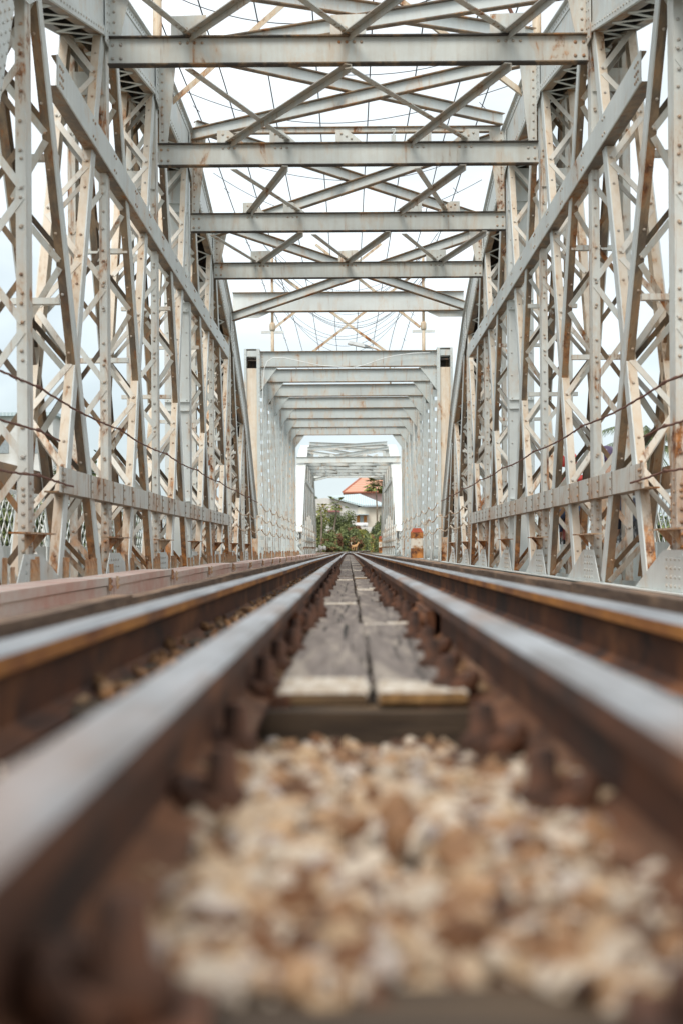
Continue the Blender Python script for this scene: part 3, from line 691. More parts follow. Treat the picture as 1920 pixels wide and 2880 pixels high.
def plank(seed, x0, x1, y0, y1, ztop, th=.024, pale_front=False, zend=0):
    rnd = random.Random(seed); mb = MB(); n = max(5, int((y1-y0)/.12)); vs = []; L_ = y1 - y0; cx = (x0+x1)/2
    ys_ = [0, .006] + [L_*(i+1)/n for i in range(n-1)] + [L_ - .006, L_]
    if pale_front: ys_ = [0, .006, .05, .11, .17, .23] + [.23 + (L_-.23)*(i+1)/n for i in range(n)]
    bow = rnd.uniform(-.009, .007); er = [rnd.uniform(0, .012) for _ in range(9)]
    for j, y in enumerate(ys_):
        e = .004 if j in (0, len(ys_)-1) else 0
        w0 = x0 - cx + rnd.uniform(-.004, .004) + e; w1 = x1 - cx + rnd.uniform(-.004, .004) - e
        zz = bow*math.sin(math.pi*y/L_) + rnd.uniform(-.0015, .0015) + zend*(1-y/L_)
        if j == 0: e = .007
        vs += [(w0, y, zz-.004-e), (w0+.006, y, zz-e), (0, y, zz-e+rnd.uniform(-.002, .001)), (w1-.006, y, zz-e), (w1, y, zz-.004-e), (w1, y, zz-th), (w0, y, zz-th)]
    k = 7; m_ = len(ys_); fs = []
    mb.add(vs, [tuple(range(k))], 2); mb.add([vs[(m_-1)*k+q] for q in range(k)], [tuple(range(k))[::-1]])
    for i in range(m_-1):
        for j in range(k):
            q = (i*k+j, i*k+(j+1) % k, (i+1)*k+(j+1) % k, (i+1)*k+j)
            pm = 1 if (pale_front and ys_[i] < (.2 if i == 0 else .12) + .05*((j*7+seed) % 3 - 1) and j < 4) else 0
            mb.add([vs[t] for t in q], [(0,3,2,1)], pm)
    return mb.build('plank', [M['plank'], M['plank_end'], M['timber'] if seed < 100 else M['ochre_end']], None, (cx, y0, ztop))
PX = TC - .022                              # gap between the two plank rows
y = 2.30; i = 0
while y < 84:
    L_ = random.uniform(.8, 1.7)*(1 if y < 30 else 2.2) if i else 2.1
    o = plank(i, PX - .162 + random.uniform(-.005, .005), PX - .008, y, y + L_ - random.uniform(.012, .035), -.101 + ztrk(y) + random.uniform(-.006, .005), pale_front=(i == 0 or i % 4 == 2), zend=.003)
    o.rotation_euler.z = random.uniform(-.006, .006); o.rotation_euler.x = random.uniform(-.003, .004)
    if i == 0: tag(o, 'nearest weathered plank of the left row with a pale splintered end', 'plank')
    else: tag(o, 'weathered grey plank further along in the left of the two plank rows', 'plank', 'planks of the left row between the guard rails')
    y += L_ ; i += 1
y = 2.26; i = 0
while y < 84:
    L_ = random.uniform(.8, 1.7)*(1 if y < 30 else 2.2) if i else 1.95
    o = plank(100 + i, PX + .006, PX + .148 + random.uniform(-.005, .005), y, y + L_ - random.uniform(.012, .04), -.102 + ztrk(y) + random.uniform(-.006, .005), pale_front=(i == 0 or i % 3 == 1), zend=.003)
    o.rotation_euler.z = random.uniform(-.006, .006); o.rotation_euler.x = random.uniform(-.003, .004)
    if i == 0: tag(o, 'nearest weathered plank of the right row with a pale end and ochre front edge', 'plank')
    else: tag(o, 'weathered grey plank further along in the right of the two plank rows', 'plank', 'planks of the right row between the guard rails')
    y += L_; i += 1

# guard timbers outside the running rails
for s, x, zt_ in ((-1, -.795, -.031), (1, .91, -.015)):
    y = 1.2; i = 0
    while y < 96:
        L_ = random.uniform(3.2, 4.6); mb = MB(); n = 6; lo, hi = [], []
        for j in range(n+1):
            yy = (L_ - .02)*j/n; dz = random.uniform(-.003, .003); lo.append((yy, -.10)); hi.append((yy, dz))
        mb.strip(lo, hi, x - .035, x + .035)
        o = mb.build('guard_timber', M['guard_timber'], None, (0, y, zt_ + ztrk(y) + random.uniform(-.004, .004)))
        side = 'left' if s < 0 else 'right'
        tag(o, 'brown squared timber laid end to end outside the %s running rail' % side, 'timber', 'guard timbers outside the %s running rail' % side)
        y += L_; i += 1

# pink cable trough on the left: lidded sections
y = 2.9; i = 0
while y < 98:
    L_ = 3.38; x0, x1 = -1.88, -1.60; zt_ = -.055 + random.uniform(-.006, .008) + (-.004 if i % 2 else .004); sl_ = random.uniform(-.016, .016)
    root = empty('cable_trough', (0, y, zt_ + ztrk(y)*.8), 'pinkish painted steel cable trough section with a lid along the left truss', 'cable trough', 'cable trough sections along the left truss')
    mb = MB(); mb.box((x0 + .012, .02, -.16), (x1 - .012, L_ - .02, -.055)); 
    for yy in (.1, L_ - .12): mb.box((x1 - .0118, yy - .02, -.155), (x1 + .004, yy + .02, -.06), 0)
    mb.build('trough_box', M['trough'], root)
    mb = MB(); mb.strip([(0.012, -.052 + sl_), (L_*.5, -.05), (L_ - .012, -.052 - sl_)], [(0.012, sl_), (L_*.5, .003), (L_ - .012, -sl_)], x0, x1)
    mb.build('lid', M['trough'], root)
    for yy in (.14, L_ - .16):
        mb = MB(); mb.box((x1 + .001, yy - .012, -.085), (x1 + .016, yy + .012, .004)); mb.box((x1 + .016, yy - .02, -.03), (x1 + .022, yy + .02, -.01)); mb.rivet((x1 + .016, yy, -.06), (1, 0, 0), .012, 0)
        mb.build('latch', [M['rust_heavy']], root)
    if i == 0: root['label'] = 'first pink cable trough section at the near left, running out of the frame'; del root['group']
    y += L_; i += 1
# rusty stub posts behind the trough
i = 0; y = 7.2
rs = random.Random(3)
while y < 60:
    mb = MB(); h = rs.uniform(.22, .32); w = rs.uniform(.02, .04)
    mb.box((-w/2, -w/2, 0), (w/2, -w/2 + .012, h)); mb.box((-w/2, -w/2 + .012, 0), (-w/2 + .012, w/2, h)); mb.box((-w/2-.01, -w/2-.01, 0), (w/2+.01, w/2+.01, .02))
    o = mb.build('stub_post', [M['rust_heavy']], None, (-2.06 + rs.uniform(-.05, .05), y, -.22)); o.rotation_euler.y = rs.uniform(-.06, .06); o.rotation_euler.z = rs.uniform(0, 1)
    tag(o, 'short rusty steel stub standing behind the pink cable trough', 'stub post', 'rusty stubs behind the cable trough'); y += rs.choice((.16, .3, .55, .75))

# ------------------------------------------------------------------ hand cables slung along both trusses
def hand_cable(s, ratio, y0, y1, label, mat_=None, r=.0085, posts=P, sag=.03, x=None, wob=.0):
    x = x or (W - .07); pts = []; rr = []; y = y0; rnd = random.Random(int(ratio*100) + s)
    while y <= y1:
        t = ((y - 2.84*P) / posts) % 1.0
        kn = min(t, 1-t)*posts
        z = CAMZ + ratio*W - sag*4*t*(1-t)
        pts.append((CX + s*x + rnd.uniform(-1, 1)*wob, y, z + rnd.uniform(-1, 1)*wob)); rr.append(r*(2.0 if kn < .05 else 1.35 if rnd.random() < .12 else 1)); y += .09
    mb = MB(); mb.tube(pts, rr, 6); return tag(mb.build('hand_cable', [mat_ or M['cable']]), label, 'cable')
for s, nm in ((-1, 'left'), (1, 'right')):
    hand_cable(s, .51, 6.0, 9.75*P, 'top rusty twisted hand cable slung along the %s nearest truss' % nm, wob=.003)
    hand_cable(s, .375, 6.0, 3.05*P, 'short middle rusty cable at the %s edge, above the side girder end' % nm, wob=.003)
    hand_cable(s, .235, 6.0, 3.2*P, 'short lower rusty cable running up to the %s side girder' % nm, wob=.003)
    for r_, w_ in ((.36, 'middle'), (.22, 'lowest')):
        hand_cable(s, r_, 7.6*P, 9.9*P, '%s pale cable between the %s side girder end and the span joint' % (w_, nm), M['rust_angle'], .011, P, .10, wob=.006)
    for r_, w_ in ((.5, 'top'), (.36, 'middle'), (.22, 'lowest')):
        hand_cable(s, r_, 10.1*P, 17.1*P, '%s wavy cable slung along the %s side of the middle span' % (w_, nm), M['rust_angle'], .011, 1.045*P, .12, wob=.008)
        hand_cable(s, r_, 18.6*P, 27.6*P, '%s wavy cable slung along the %s side of the farthest span' % (w_, nm), M['rust_angle'], .012, P, .12, wob=.008)

# ------------------------------------------------------------------ masts, lattice angles, overhead wires
def mast(x, y, z0, z1, label, far=False):
    root = empty('mast', (x, y, z0), label, 'mast'); h = z1 - z0
    mb = MB(); mb.tube([(0,0,0), (0,0,h*.35)], .06 if not far else .05, 12); mb.tube([(0,0,h*.35), (0,0,h)], .05 if not far else .04, 12)
    mb.build('pipe', [M['rust_angle']], root)
    mb = MB(); mb.lathe((0,0,0), [(.07, h*.33), (.085, h*.34), (.085, h*.38), (.065, h*.4)], 12); mb.build('collar', [M['rust_angle']], root)
    mb = MB(); mb.box((-.14, -.14, -.02), (.14, .14, .0)); mb.build('base_plate', [M['steel']], root)
    if far:
        mb = MB(); mb.box((-.32, -.03, 1.0), (.32, .03, 1.07)); mb.build('crossarm', [M['steel_clean']], root)
    return root
ny, fy = 5.25*P, 40.22
NZ = CAMZ + 2.66*W; FZ = 5.24
mast(CX - 2.50, ny, NZ, NZ + 3.5, 'near left cream pipe mast standing on the truss top chord'); mast(CX + 2.50, ny, NZ, NZ + 3.5, 'near right cream pipe mast with orange rust on the truss top chord')
mast(CX - 2.13, fy, FZ, 8.5, 'far left thin mast above the portal of the middle span', True); mast(CX + 2.13, fy, FZ, 8.5, 'far right thin mast above the portal of the middle span', True)
def angle(p, q, label):
    mb = MB(); u, v_ = V(p), V(q); ax = (v_-u).normalized(); n_ = ax.cross(V((0,1,0))).normalized()
    mb.prism(u, v_, n_, .035, V((0,1,0)), .004); mb.prism(u, v_, n_, .004, V((0,1,0)), .03, oa=.031, ob=.034)
    return tag(mb.build('bracing_angle', [M['rust_angle']]), label, 'bracing angle')
def pt(dx, dy, y): return (( dx - 800)*y/3267, y, CAMZ + (1261 - dy)*y/3267)
angle(pt(392, 240, ny), pt(760, -80, ny), 'near orange rusted angle rising to the right from the left chord')
angle(pt(1212, 218, ny), pt(850, -60, ny), 'near orange rusted angle rising to the left from the right chord')
angle(pt(630, 755, fy), pt(880, 560, fy), 'far rusty angle rising right from the left thin mast'); angle(pt(968, 752, fy), pt(730, 560, fy), 'far rusty angle rising left from the right thin mast')
angle(pt(712, 814, fy), pt(945, 638, fy - .08), 'far rusty angle rising right from the portal top'); angle(pt(898, 814, fy - .08), pt(650, 632, fy), 'far rusty angle rising left from the portal top')
# overhead wires running along the bridge
HW = 8.3
for i, xx in enumerate((-3.0, -2.3, -1.45, -.55, .42, 1.25, 2.1, 2.7)):
    mb = MB(); pts = []
    for k in range(41):
        y = 9 + 58*k/40; pts.append((CX + xx*(1 - .004*(y-9)), y, HW + .06*math.sin(y*.5 + i)))
    mb.tube(pts, .011, 5)
    if i in (0, 7):
        for k in range(0, 40, 2): mb.tube([V(pts[k]) + V((-.06, 0, .05)), V(pts[k]) + V((.06, .05, -.06))], .007, 4)
    tag(mb.build('overhead_wire', [M['wire']]), ('leftmost thorny dark wire', 'second dark wire from the left', 'third dark wire from the left', 'fourth dark wire from the left', 'fifth dark wire from the left', 'sixth dark wire from the left', 'seventh dark wire from the left', 'rightmost thorny dark wire')[i] + ' overhead, running along the bridge', 'wire')
# sagging cross wires
rs = random.Random(5); i = 0
for y in [17.5, 19.5, 22, 25, 28, 31] + [36 + .8*k for k in range(13)]:
    mb = MB(); pts = []; sg = rs.uniform(.5, .9) if y < 33 else rs.uniform(1.2, 2.1); tl = rs.uniform(-.3, .3)
    xl = 2.9 if y < 33 else 2.3
    for k in range(25):
        t = k/24; pts.append((CX - xl + 2*xl*t, y + .3*math.sin(t*5 + y), HW - .1 + tl*(t-.5) - sg*4*t*(1-t)))
    mb.tube(pts, .007, 4)
    tag(mb.build('cross_wire', [M['wire']]), 'thin dark wire sagging across the bridge between the masts', 'wire', 'sagging cross wires above the bridge')
# insulators on the far crossarm
ins_m = plain('insulator_glaze', (.22, .2, .2), .3)
mb = MB(); mb.box((-2.2, -.04, 0), (2.3, .04, .07)); tag(mb.build('crossarm', [M['rust_angle']], None, (CX, fy - .12, 7.78)), 'long crossarm between the two far masts carrying the insulators', 'crossarm')
for dx, w_ in ((638, 'left mast'), (760, 'crossarm left of the middle'), (892, 'crossarm right of the middle'), (960, 'right mast')):
    root = empty('insulator', ((dx-800)*fy/3267, fy - .12, 7.85), 'dark ribbed insulator standing on the far %s' % w_, 'insulator')
    mb = MB(); pr = []
    for k in range(6): pr += [(.03, k*.055), (.075, k*.055 + .012), (.07, k*.055 + .022), (.03, k*.055 + .035)]
    mb.lathe((0, 0, .05), pr, 12); mb.build('ribbed_body', [ins_m], root)
    mb = MB(); mb.tube([(0,0,0), (0,0,.46)], .014, 6); mb.build('pin', [M['rust_angle']], root)
# street lamp over the portal
root = empty('lamp', pt(890, 806, 44), 'pale street lamp head on a slanting arm above the portal', 'lamp')
mb = MB(); mb.tube([(.12, 0, -1.02), (.1, 0, -.12), (-.3, 0, .05), (-.6, 0, .17)], .025, 8); mb.build('arm', [M['rust_angle']], root)
mb = MB(); mb.poly([(-.45, -.1, .08), (-.62, -.1, .18), (-.72, -.1, .2), (-.7, -.1, .1)], (0, .2, 0)); mb.build('ballast_case', [plain('case_grey', (.25, .27, .28))], root)
mb = MB(); mb.poly([(-.66, -.14, .10), (-.7, -.14, .22), (-1.15, -.14, .30), (-1.2, -.14, .22)], (0, .28, 0)); mb.build('lamp_shade', [plain('lamp_white', (.7, .72, .72))], root)
# hook lamp on crown tie
root = empty('hook', (CX + .105*5.84*P/1 * 0 + (905-800)*5.78*P/3267, 5.78*P, CAMZ + (1261-318)*5.78*P/3267), 'small pale metal hook clamped on the thin crown tie', 'hook')
mb = MB(); mb.box((-.035, -.012, -.07), (.035, .012, .05)); mb.build('clamp', [M['steel_clean']], root)
mb = MB(); mb.tube([(.0, 0, .05), (.0, 0, .08), (.03, 0, .11), (.02, 0, .14), (-.02, 0, .14), (-.035, 0, .12)], .009, 8); mb.build('hook_wire', [M['steel_clean']], root)
# white cable drooping over the portal of the middle span
pp = [(604, 1000), (606, 900), (610, 845), (617, 828), (630, 820), (655, 820), (690, 828), (740, 839), (812, 844), (840, 838), (880, 824), (910, 817), (950, 812), (990, 811)]
yb = 10.2*P - .06
mb = MB(); mb.tube([pt(a, b_, yb) for a, b_ in pp], .011, 6); tag(mb.build('loose_cable', [plain('white_cable', (.72, .74, .72))]), 'loose white cable drooping across the first portal beam of the middle span', 'cable')
mb = MB(); mb.tube([pt(1150 + 48*math.sin(t*.16), -30 + 13*t, 16.2) for t in range(0, 11)], .022, 8); tag(mb.build('conduit', [M['cable']]), 'brown curved conduit pipe arching at the top right', 'pipe')
# thin vertical wires at right edge of portal
# ------------------------------------------------------------------ ballast
def stone(mb, c, r, rnd):
    # squashed irregular octahedral stone with 14 vertices
    base = [(0,0,1),(0,0,-1)] + [(math.cos(a), math.sin(a), .45) for a in [k*math.pi/3 for k in range(6)]] + [(math.cos(a), math.sin(a), -.45) for a in [k*math.pi/3+.5 for k in range(6)]]
    q = Quaternion((rnd.random()-.5, rnd.random()-.5, rnd.random()-.5, rnd.random()-.5)).normalized()
    sx, sy, sz = rnd.uniform(.8, 1.3), rnd.uniform(.7, 1.1), rnd.uniform(.5, .85); vs = []
    for p in base:
        v_ = V((p[0]*sx, p[1]*sy, p[2]*sz)).normalized()*rnd.uniform(.78, 1.1); v_ = V((v_.x*sx, v_.y*sy, v_.z*sz)); v_.rotate(q); vs.append(V(c) + v_*r)
    fs = []
    for k in range(6):
        a, b_ = 2+k, 2+(k+1) % 6; c1, d1 = 8+k, 8+(k+1) % 6
        fs += [(0, a, b_), (a, c1, b_), (b_, c1, d1), (1, d1, c1)]
    mb.add(vs, fs)
def sstep(a, b_, x):
    t = max(0, min(1, (x-a)/(b_-a))); return t*t*(3-2*t)
rnd = random.Random(11); mb = MB(); x = 0
for k in range(21000):
    y = rnd.uniform(.45, 2.3); x = TC + rnd.uniform(-.62, .62)
    if k > 14000: x = TC + rnd.uniform(-2.6, 2.6); y = rnd.uniform(.6, 3.2)
    r = rnd.choice((.005, .007, .009, .012, .015, .019))*rnd.uniform(.75, 1.25)
    if k < 12500: x = TC + rnd.uniform(-.27, .23)
    base = -.186 + .058*sstep(2.0, 1.6, y) + .012*mnoise.noise(V((x*4, y*4, 0)))
    if mnoise.noise(V((x*9 + 5, y*7, 2))) > .34: base -= .028
    if y < .80 + .1*mnoise.noise(V((x*8, 1, 0))): base -= .035
    if y > 2.24 and abs(x - TC) < 1.0: continue
    stone(mb, (x, y, base + rnd.uniform(-.014, .008)), r, rnd)
tag(mb.build('ballast', [M['stone']]), 'loose tan and grey ballast stones between the rails', 'gravel', kind='stuff')
# rusty grit and clinker lying between planks and guard rails
mb = MB()
for k in range(6500):
    sdx = rnd.choice((-1, 1)); y = 2.35 + 26*rnd.random()**1.8
    x = PX + sdx*rnd.uniform(.165, .20) if sdx < 0 else PX + rnd.uniform(.155, .19)
    if rnd.random() < .25: x = TC - .04 + sdx*rnd.uniform(.25, .48)
    stone(mb, (x, y, -.118 + ztrk(y) + rnd.uniform(-.012, .006)), rnd.uniform(.006, .015)*(1.45 if y < 7 else 1), rnd)
M['grit'] = rough_mat('brown_clinker', (.04, .018, .009), (.26, .13, .055), 22, c2=(.40, .27, .16), rough=.9, bump=.4)
tag(mb.build('clinker', [M['grit']]), 'brown clinker and grit lodged between planks and guard rails', 'grit', kind='stuff')

# ------------------------------------------------------------------ ground, water, walkways
def sheet(name, x0, x1, y0, y1, z, m_, nx=2, ny_=2, f=None):
    mb = MB(); vs = []
    for j in range(ny_+1):
        for i in range(nx+1):
            x = x0 + (x1-x0)*i/nx; y = y0 + (y1-y0)*j/ny_; vs.append((x, y, z + (f(x, y) if f else 0)))
    fs = [(j*(nx+1)+i, j*(nx+1)+i+1, (j+1)*(nx+1)+i+1, (j+1)*(nx+1)+i) for j in range(ny_) for i in range(nx)]
    mb.add(vs, fs, 0, True); o = mb.build(name, [m_]); o['kind'] = 'structure'; return o
def sstep(a, b_, x):
    t = max(0, min(1, (x-a)/(b_-a))); return t*t*(3-2*t)
def terrain(x, y):
    near = 1 - sstep(2.6, 6.5, y)
    farb = sstep(92, 99, y)
    dip = -6*(1 - max(near, farb))
    side = -1.6*sstep(3.5, 10, abs(x))*(1 if y < 92 else .0) if near > 0 else 0
    rise = .006*max(0, y-96) if y < 150 else .32
    return -.195 + dip + side*near + (rise + .0)*farb + (.25*mnoise.noise(V((x*.2, y*.2, 0))) if abs(x) > 3 else 0)*farb
mb = MB(); xs = sorted(set([-1500, -600, -200, -90, -60, -40, -25, -15, -10, -7, -5, -4, -3, -2, -1, 0, 1, 2, 3, 4, 5, 7, 10, 15, 25, 40, 60, 90, 200, 600, 1500]))
yy = [-60, -20, -6, -2, 0, 1, 2, 2.6, 3, 3.5, 4, 4.5, 5, 6, 7, 9, 20, 40, 60, 80, 90, 92, 93, 94, 95, 96, 97, 98, 99, 101, 104, 108, 112, 116, 120, 126, 132, 140, 160, 200, 400, 1500]
vs = [(x, y, terrain(x, y)) for y in yy for x in xs]; nx = len(xs)
mb.add(vs, [(j*nx+i, j*nx+i+1, (j+1)*nx+i+1, (j+1)*nx+i) for j in range(len(yy)-1) for i in range(nx-1)], 0, True)
g_ = mb.build('ground', [M['ground']]); g_['kind'] = 'structure'
w_ = sheet('water', -1400, 1400, 3, 97, -4.2, M['water']); 
mb = MB()
# walkways outside the trusses
def walkway(s):
    nm = 'left' if s < 0 else 'right'
    root = empty('walkway', (CX + s*2.95, 3.0, -.12), '%s roadway deck bolted outside the trusses with a white kick plate' % nm, 'walkway')
    X = lambda v: s*v
    mb = MB(); mb.box((X(.06), 0, -.18), (X(1.95), 98, .06)); mb.build('deck', [M['deck']], root)
    mb = MB()
    y = 0; k = 0
    while y < 97:
        top = .29 if k % 4 != 2 else .16
        mb.box((X(.0), y, -.35), (X(.014), y + 2.1, top)); y += 2.16; k += 1
    mb.build('kick_plate', SC, root)
    return root
walkway(-1); walkway(1)
def lattice_fence(s):
    nm = 'left' if s < 0 else 'right'; x = CX + s*4.9
    for i in range(24):
        y0 = 3 + i*4.0; root = empty('lattice_railing', (x, y0, -.06), 'white criss-cross lattice railing panel on the outer edge of the %s walkway' % nm, 'railing', 'lattice railing panels of the %s walkway' % nm)
        mb = MB(); mb.box((-.02, 0, 1.02), (.02, 3.98, 1.07)); mb.box((-.02, 0, .05), (.02, 3.98, .09))
        mb.build('rail_bar', SC, root)
        mb = MB(); mb.box((-.03, -.03, 0), (.03, .03, 1.1)); mb.build('fence_post', SC, root)
        mb = MB()
        for k in range(-3, 12):
            for dx, (ya, yb_) in ((-.012, (k*.33, k*.33 + .95)), (.012, (k*.33 + .95, k*.33))):
                za, zb_ = .09, 1.02; a0, a1 = ya, yb_
                # clip to the panel
                def cl(y_, o_y, z_, oz):
                    lim = 0 if y_ < 0 else 3.98 if y_ > 3.98 else None
                    if lim is None: return y_, z_
                    t = (lim - y_)/(o_y - y_); return lim, z_ + (oz - z_)*t
                if (a0 < 0 and a1 < 0) or (a0 > 3.98 and a1 > 3.98): continue
                n0 = cl(a0, a1, za, zb_); n1 = cl(a1, a0, zb_, za)
                u, v_ = V((dx, *n0)), V((dx, *n1)); ax = (v_-u)
                if ax.length < .1: continue
                ax.normalize(); mb.prism(u, v_, ax.cross(V((1,0,0))), .014, V((1,0,0)), .006)
        mb.build('lattice', SC, root)
lattice_fence(-1); lattice_fence(1)

# ------------------------------------------------------------------ striped marker posts
def marker(x, y, z0, w, h, label):
    root = empty('marker_post', (x, y, z0), label, 'marker post')
    red = rough_mat('marker_red', (.30, .05, .03), (.50, .12, .05), 4, c2=(.22, .07, .03), scale=(1,1,1))
    wht = rough_mat('marker_white', (.42, .22, .10), (.72, .66, .56), 5, lo=.36, hi=.5)
    rst = rough_mat('marker_rust', (.10, .035, .02), (.60, .24, .06), 4.5, lo=.38, hi=.6)
    c = w/2; prev = 0
    for f0, f1, m_, sc in ((0, .33, rst, 1.0), (.33, .66, wht, .98), (.66, .86, rst, 1.0), (.86, 1, red, .72)):
        mb = MB(); a = c*sc; b_ = c*sc*.8; ch = a*.25
        pts = [(-a+ch, -b_, f0*h), (a-ch, -b_, f0*h), (a, -b_+ch, f0*h), (a, b_, f0*h), (-a, b_, f0*h), (-a, -b_+ch, f0*h)]
        if f1 == 1:
            top = [(x_*.85, y_, h) for x_, y_, _ in pts]; base = [(x_/.72, y_/.72, z_) for x_, y_, z_ in pts]; n = 6
            mb.add(base + top, [tuple(range(n))[::-1], tuple(range(n, 2*n))] + [(i, (i+1) % n, n+(i+1) % n, n+i) for i in range(n)])
        else: mb.poly(pts, (0, 0, (f1-f0)*h))
        mb.build('band', [m_], root)
    return root
marker(157*36.0/3267, 36.0, -.12, .31, .76, 'rusty red and white marker post beside the track at the middle span start')
marker(73.5*99.5/3267, 99.5, -.15, .27, 1.15, 'distant red and white striped marker post at the end of the bridge')

# ------------------------------------------------------------------ vegetation
def leafy(mb, c, rad, n, size, rnd, lumps=7, m=(0, 1)):
    c = V(c); cs = []
    for i in range(lumps):
        d_ = V((rnd.uniform(-1, 1), rnd.uniform(-1, 1), rnd.uniform(-.7, 1)))
        cs.append((c + V((d_.x*rad[0]*.6, d_.y*rad[1]*.6, d_.z*rad[2]*.6)), rnd.uniform(.35, .6), rnd.choice(m)))
    for i in range(n):
        cc, rr, mm = rnd.choice(cs); d_ = V((rnd.gauss(0, 1), rnd.gauss(0, 1), rnd.gauss(0, 1))).normalized()*(rnd.random()**.45)
        p = cc + V((d_.x*rad[0]*rr, d_.y*rad[1]*rr, d_.z*rad[2]*rr))
        nrm = (d_ + V((rnd.uniform(-1, 1), rnd.uniform(-1, 1), rnd.uniform(-.3, 1.3)))*.8).normalized(); a = nrm.orthogonal().normalized(); a.rotate(Quaternion(nrm, rnd.uniform(0, 6.28))); b_ = nrm.cross(a)
        s_ = size*rnd.uniform(.6, 1.4); mb.add([p - a*s_, p + b_*s_*.45 + nrm*s_*.12, p + a*s_, p - b_*s_*.45 + nrm*s_*.1], [(0, 1, 2, 3)], mm if rnd.random() > .2 else m[0])
def shrub(x, y, z, rad, n, size, mats, label, seed, lumps=8, cat='shrub', name='shrub', trunk=True, group=None):
    rnd = random.Random(seed); root = empty(name, (x, y, z), label, cat, group)
    mb = MB()
    for k in range(6):
        a = rnd.uniform(0, 6.28); e = V((math.cos(a)*rad[0]*.4, math.sin(a)*rad[1]*.4, rad[2]*rnd.uniform(.6, 1.1)))
        mb.tube([(0, 0, -.3), e*.4 + V((.05, 0, .1)), e], [.06, .035, .012], 5)
    mb.build('stem' if name == 'shrub' else 'trunk', [M['bark']], root)
    mb = MB(); leafy(mb, (0, 0, rad[2]*.75), (rad[0], rad[1], rad[2]*1.15), n, size, rnd, lumps, (0, 1)); mb.build('foliage' if name == 'shrub' else 'crown', mats, root)
    return root
def atp(dx, dy, y): p = pt(dx, dy, y); return p
def shr(dx, dybase, dytop, halfw, y, mats, label, seed, n=2600, size=.09, **k):
    m_ = y/3267; zb = CAMZ + (1261-dybase)*m_; zt_ = CAMZ + (1261-dytop)*m_; h = zt_-zb
    return shrub((dx-800)*m_, y, zb, (halfw*m_, halfw*m_*.8, h*.52), n, size, mats, label, seed, **k)
G1 = [M['leaf'], M['leaf_dark']]; G2 = [M['leaf_dark'], M['leaf']]; G3 = [M['leaf'], M['leaf_yellow']]
shr(735, 1268, 1165, 30, 112, G3, 'tall light green shrub rising at the left edge of the far opening', 21, n=4200)
shr(750, 1268, 1215, 24, 108, [M['leaf'], M['leaf_dry']], 'low bush with dry twigs at the left of the track bend', 22)
shr(784, 1230, 1172, 34, 128, G2, 'dark round bush in front of the white gable wall', 23, n=4200)
shr(812, 1240, 1203, 22, 124, [M['leaf_dark'], M['leaf_dry']], 'greyish olive bush below the shuttered window', 24, n=3000)
shr(772, 1260, 1218, 16, 114, [M['leaf_dry'], M['leaf_dry']], 'red brown dead bush in the middle of the green scrub', 25, n=1700, size=.10)
shr(800, 1258, 1212, 26, 117, G1, 'mid green bush behind the dead red brown bush', 26, n=3000)
shr(828, 1256, 1208, 26, 118, G3, 'light green bush beside the right end of the track bend', 27, n=3000)
shr(820, 1258, 1230, 18, 113, [M['leaf'], M['leaf_dry']], 'low brownish scrub clump above the dog', 28, n=1500)
shr(762, 1264, 1246, 26, 107, [M['leaf'], M['leaf_dry']], 'low dry scrub along the left verge of the track bend', 31, n=1800)
shr(838, 1252, 1228, 26, 119, G1, 'low green scrub behind the right end of the bend', 32, n=2200)
shr(862, 1270, 1190, 22, 106, G2, 'dark dense bush standing at the right edge of the far opening', 29, n=4800)
shr(872, 1262, 1172, 9, 107, G1, 'creeper covered top rising behind the dark dense right bush', 30, n=1300)
rnd = random.Random(77); mb = MB()
for k in range(15000):
    dxx = rnd.uniform(728, 885); yy_ = rnd.uniform(111, 124) if dxx < 850 else rnd.uniform(104, 112)
    if 775 < dxx < 850 and yy_ < 116: yy_ += 6
    tp = 1226 + 7*mnoise.noise(V((dxx*.05, yy_*.3, 0))); q = rnd.random()**.8; p = V(pt(dxx, tp + (1268-tp)*q, yy_))
    p.z = max(p.z, -.1); nrm = V((rnd.uniform(-1, 1), rnd.uniform(-1.2, .4), rnd.uniform(-.2, 1.2))).normalized(); a = nrm.orthogonal().normalized(); a.rotate(Quaternion(nrm, rnd.uniform(0, 6.28))); b_ = nrm.cross(a); s_ = rnd.uniform(.06, .13)
    mb.add([p - a*s_, p + b_*s_*.45, p + a*s_, p - b_*s_*.45], [(0, 1, 2, 3)], rnd.choice((0, 0, 1, 1, 2)) if mnoise.noise(V((dxx*.08, 3, 0))) < .1 else rnd.choice((0, 2, 3)))
tag(mb.build('undergrowth', [M['leaf'], M['leaf_dark'], M['leaf_yellow'], M['leaf_dry']]), 'tangled green undergrowth filling the bank behind the track bend', 'undergrowth', kind='stuff')
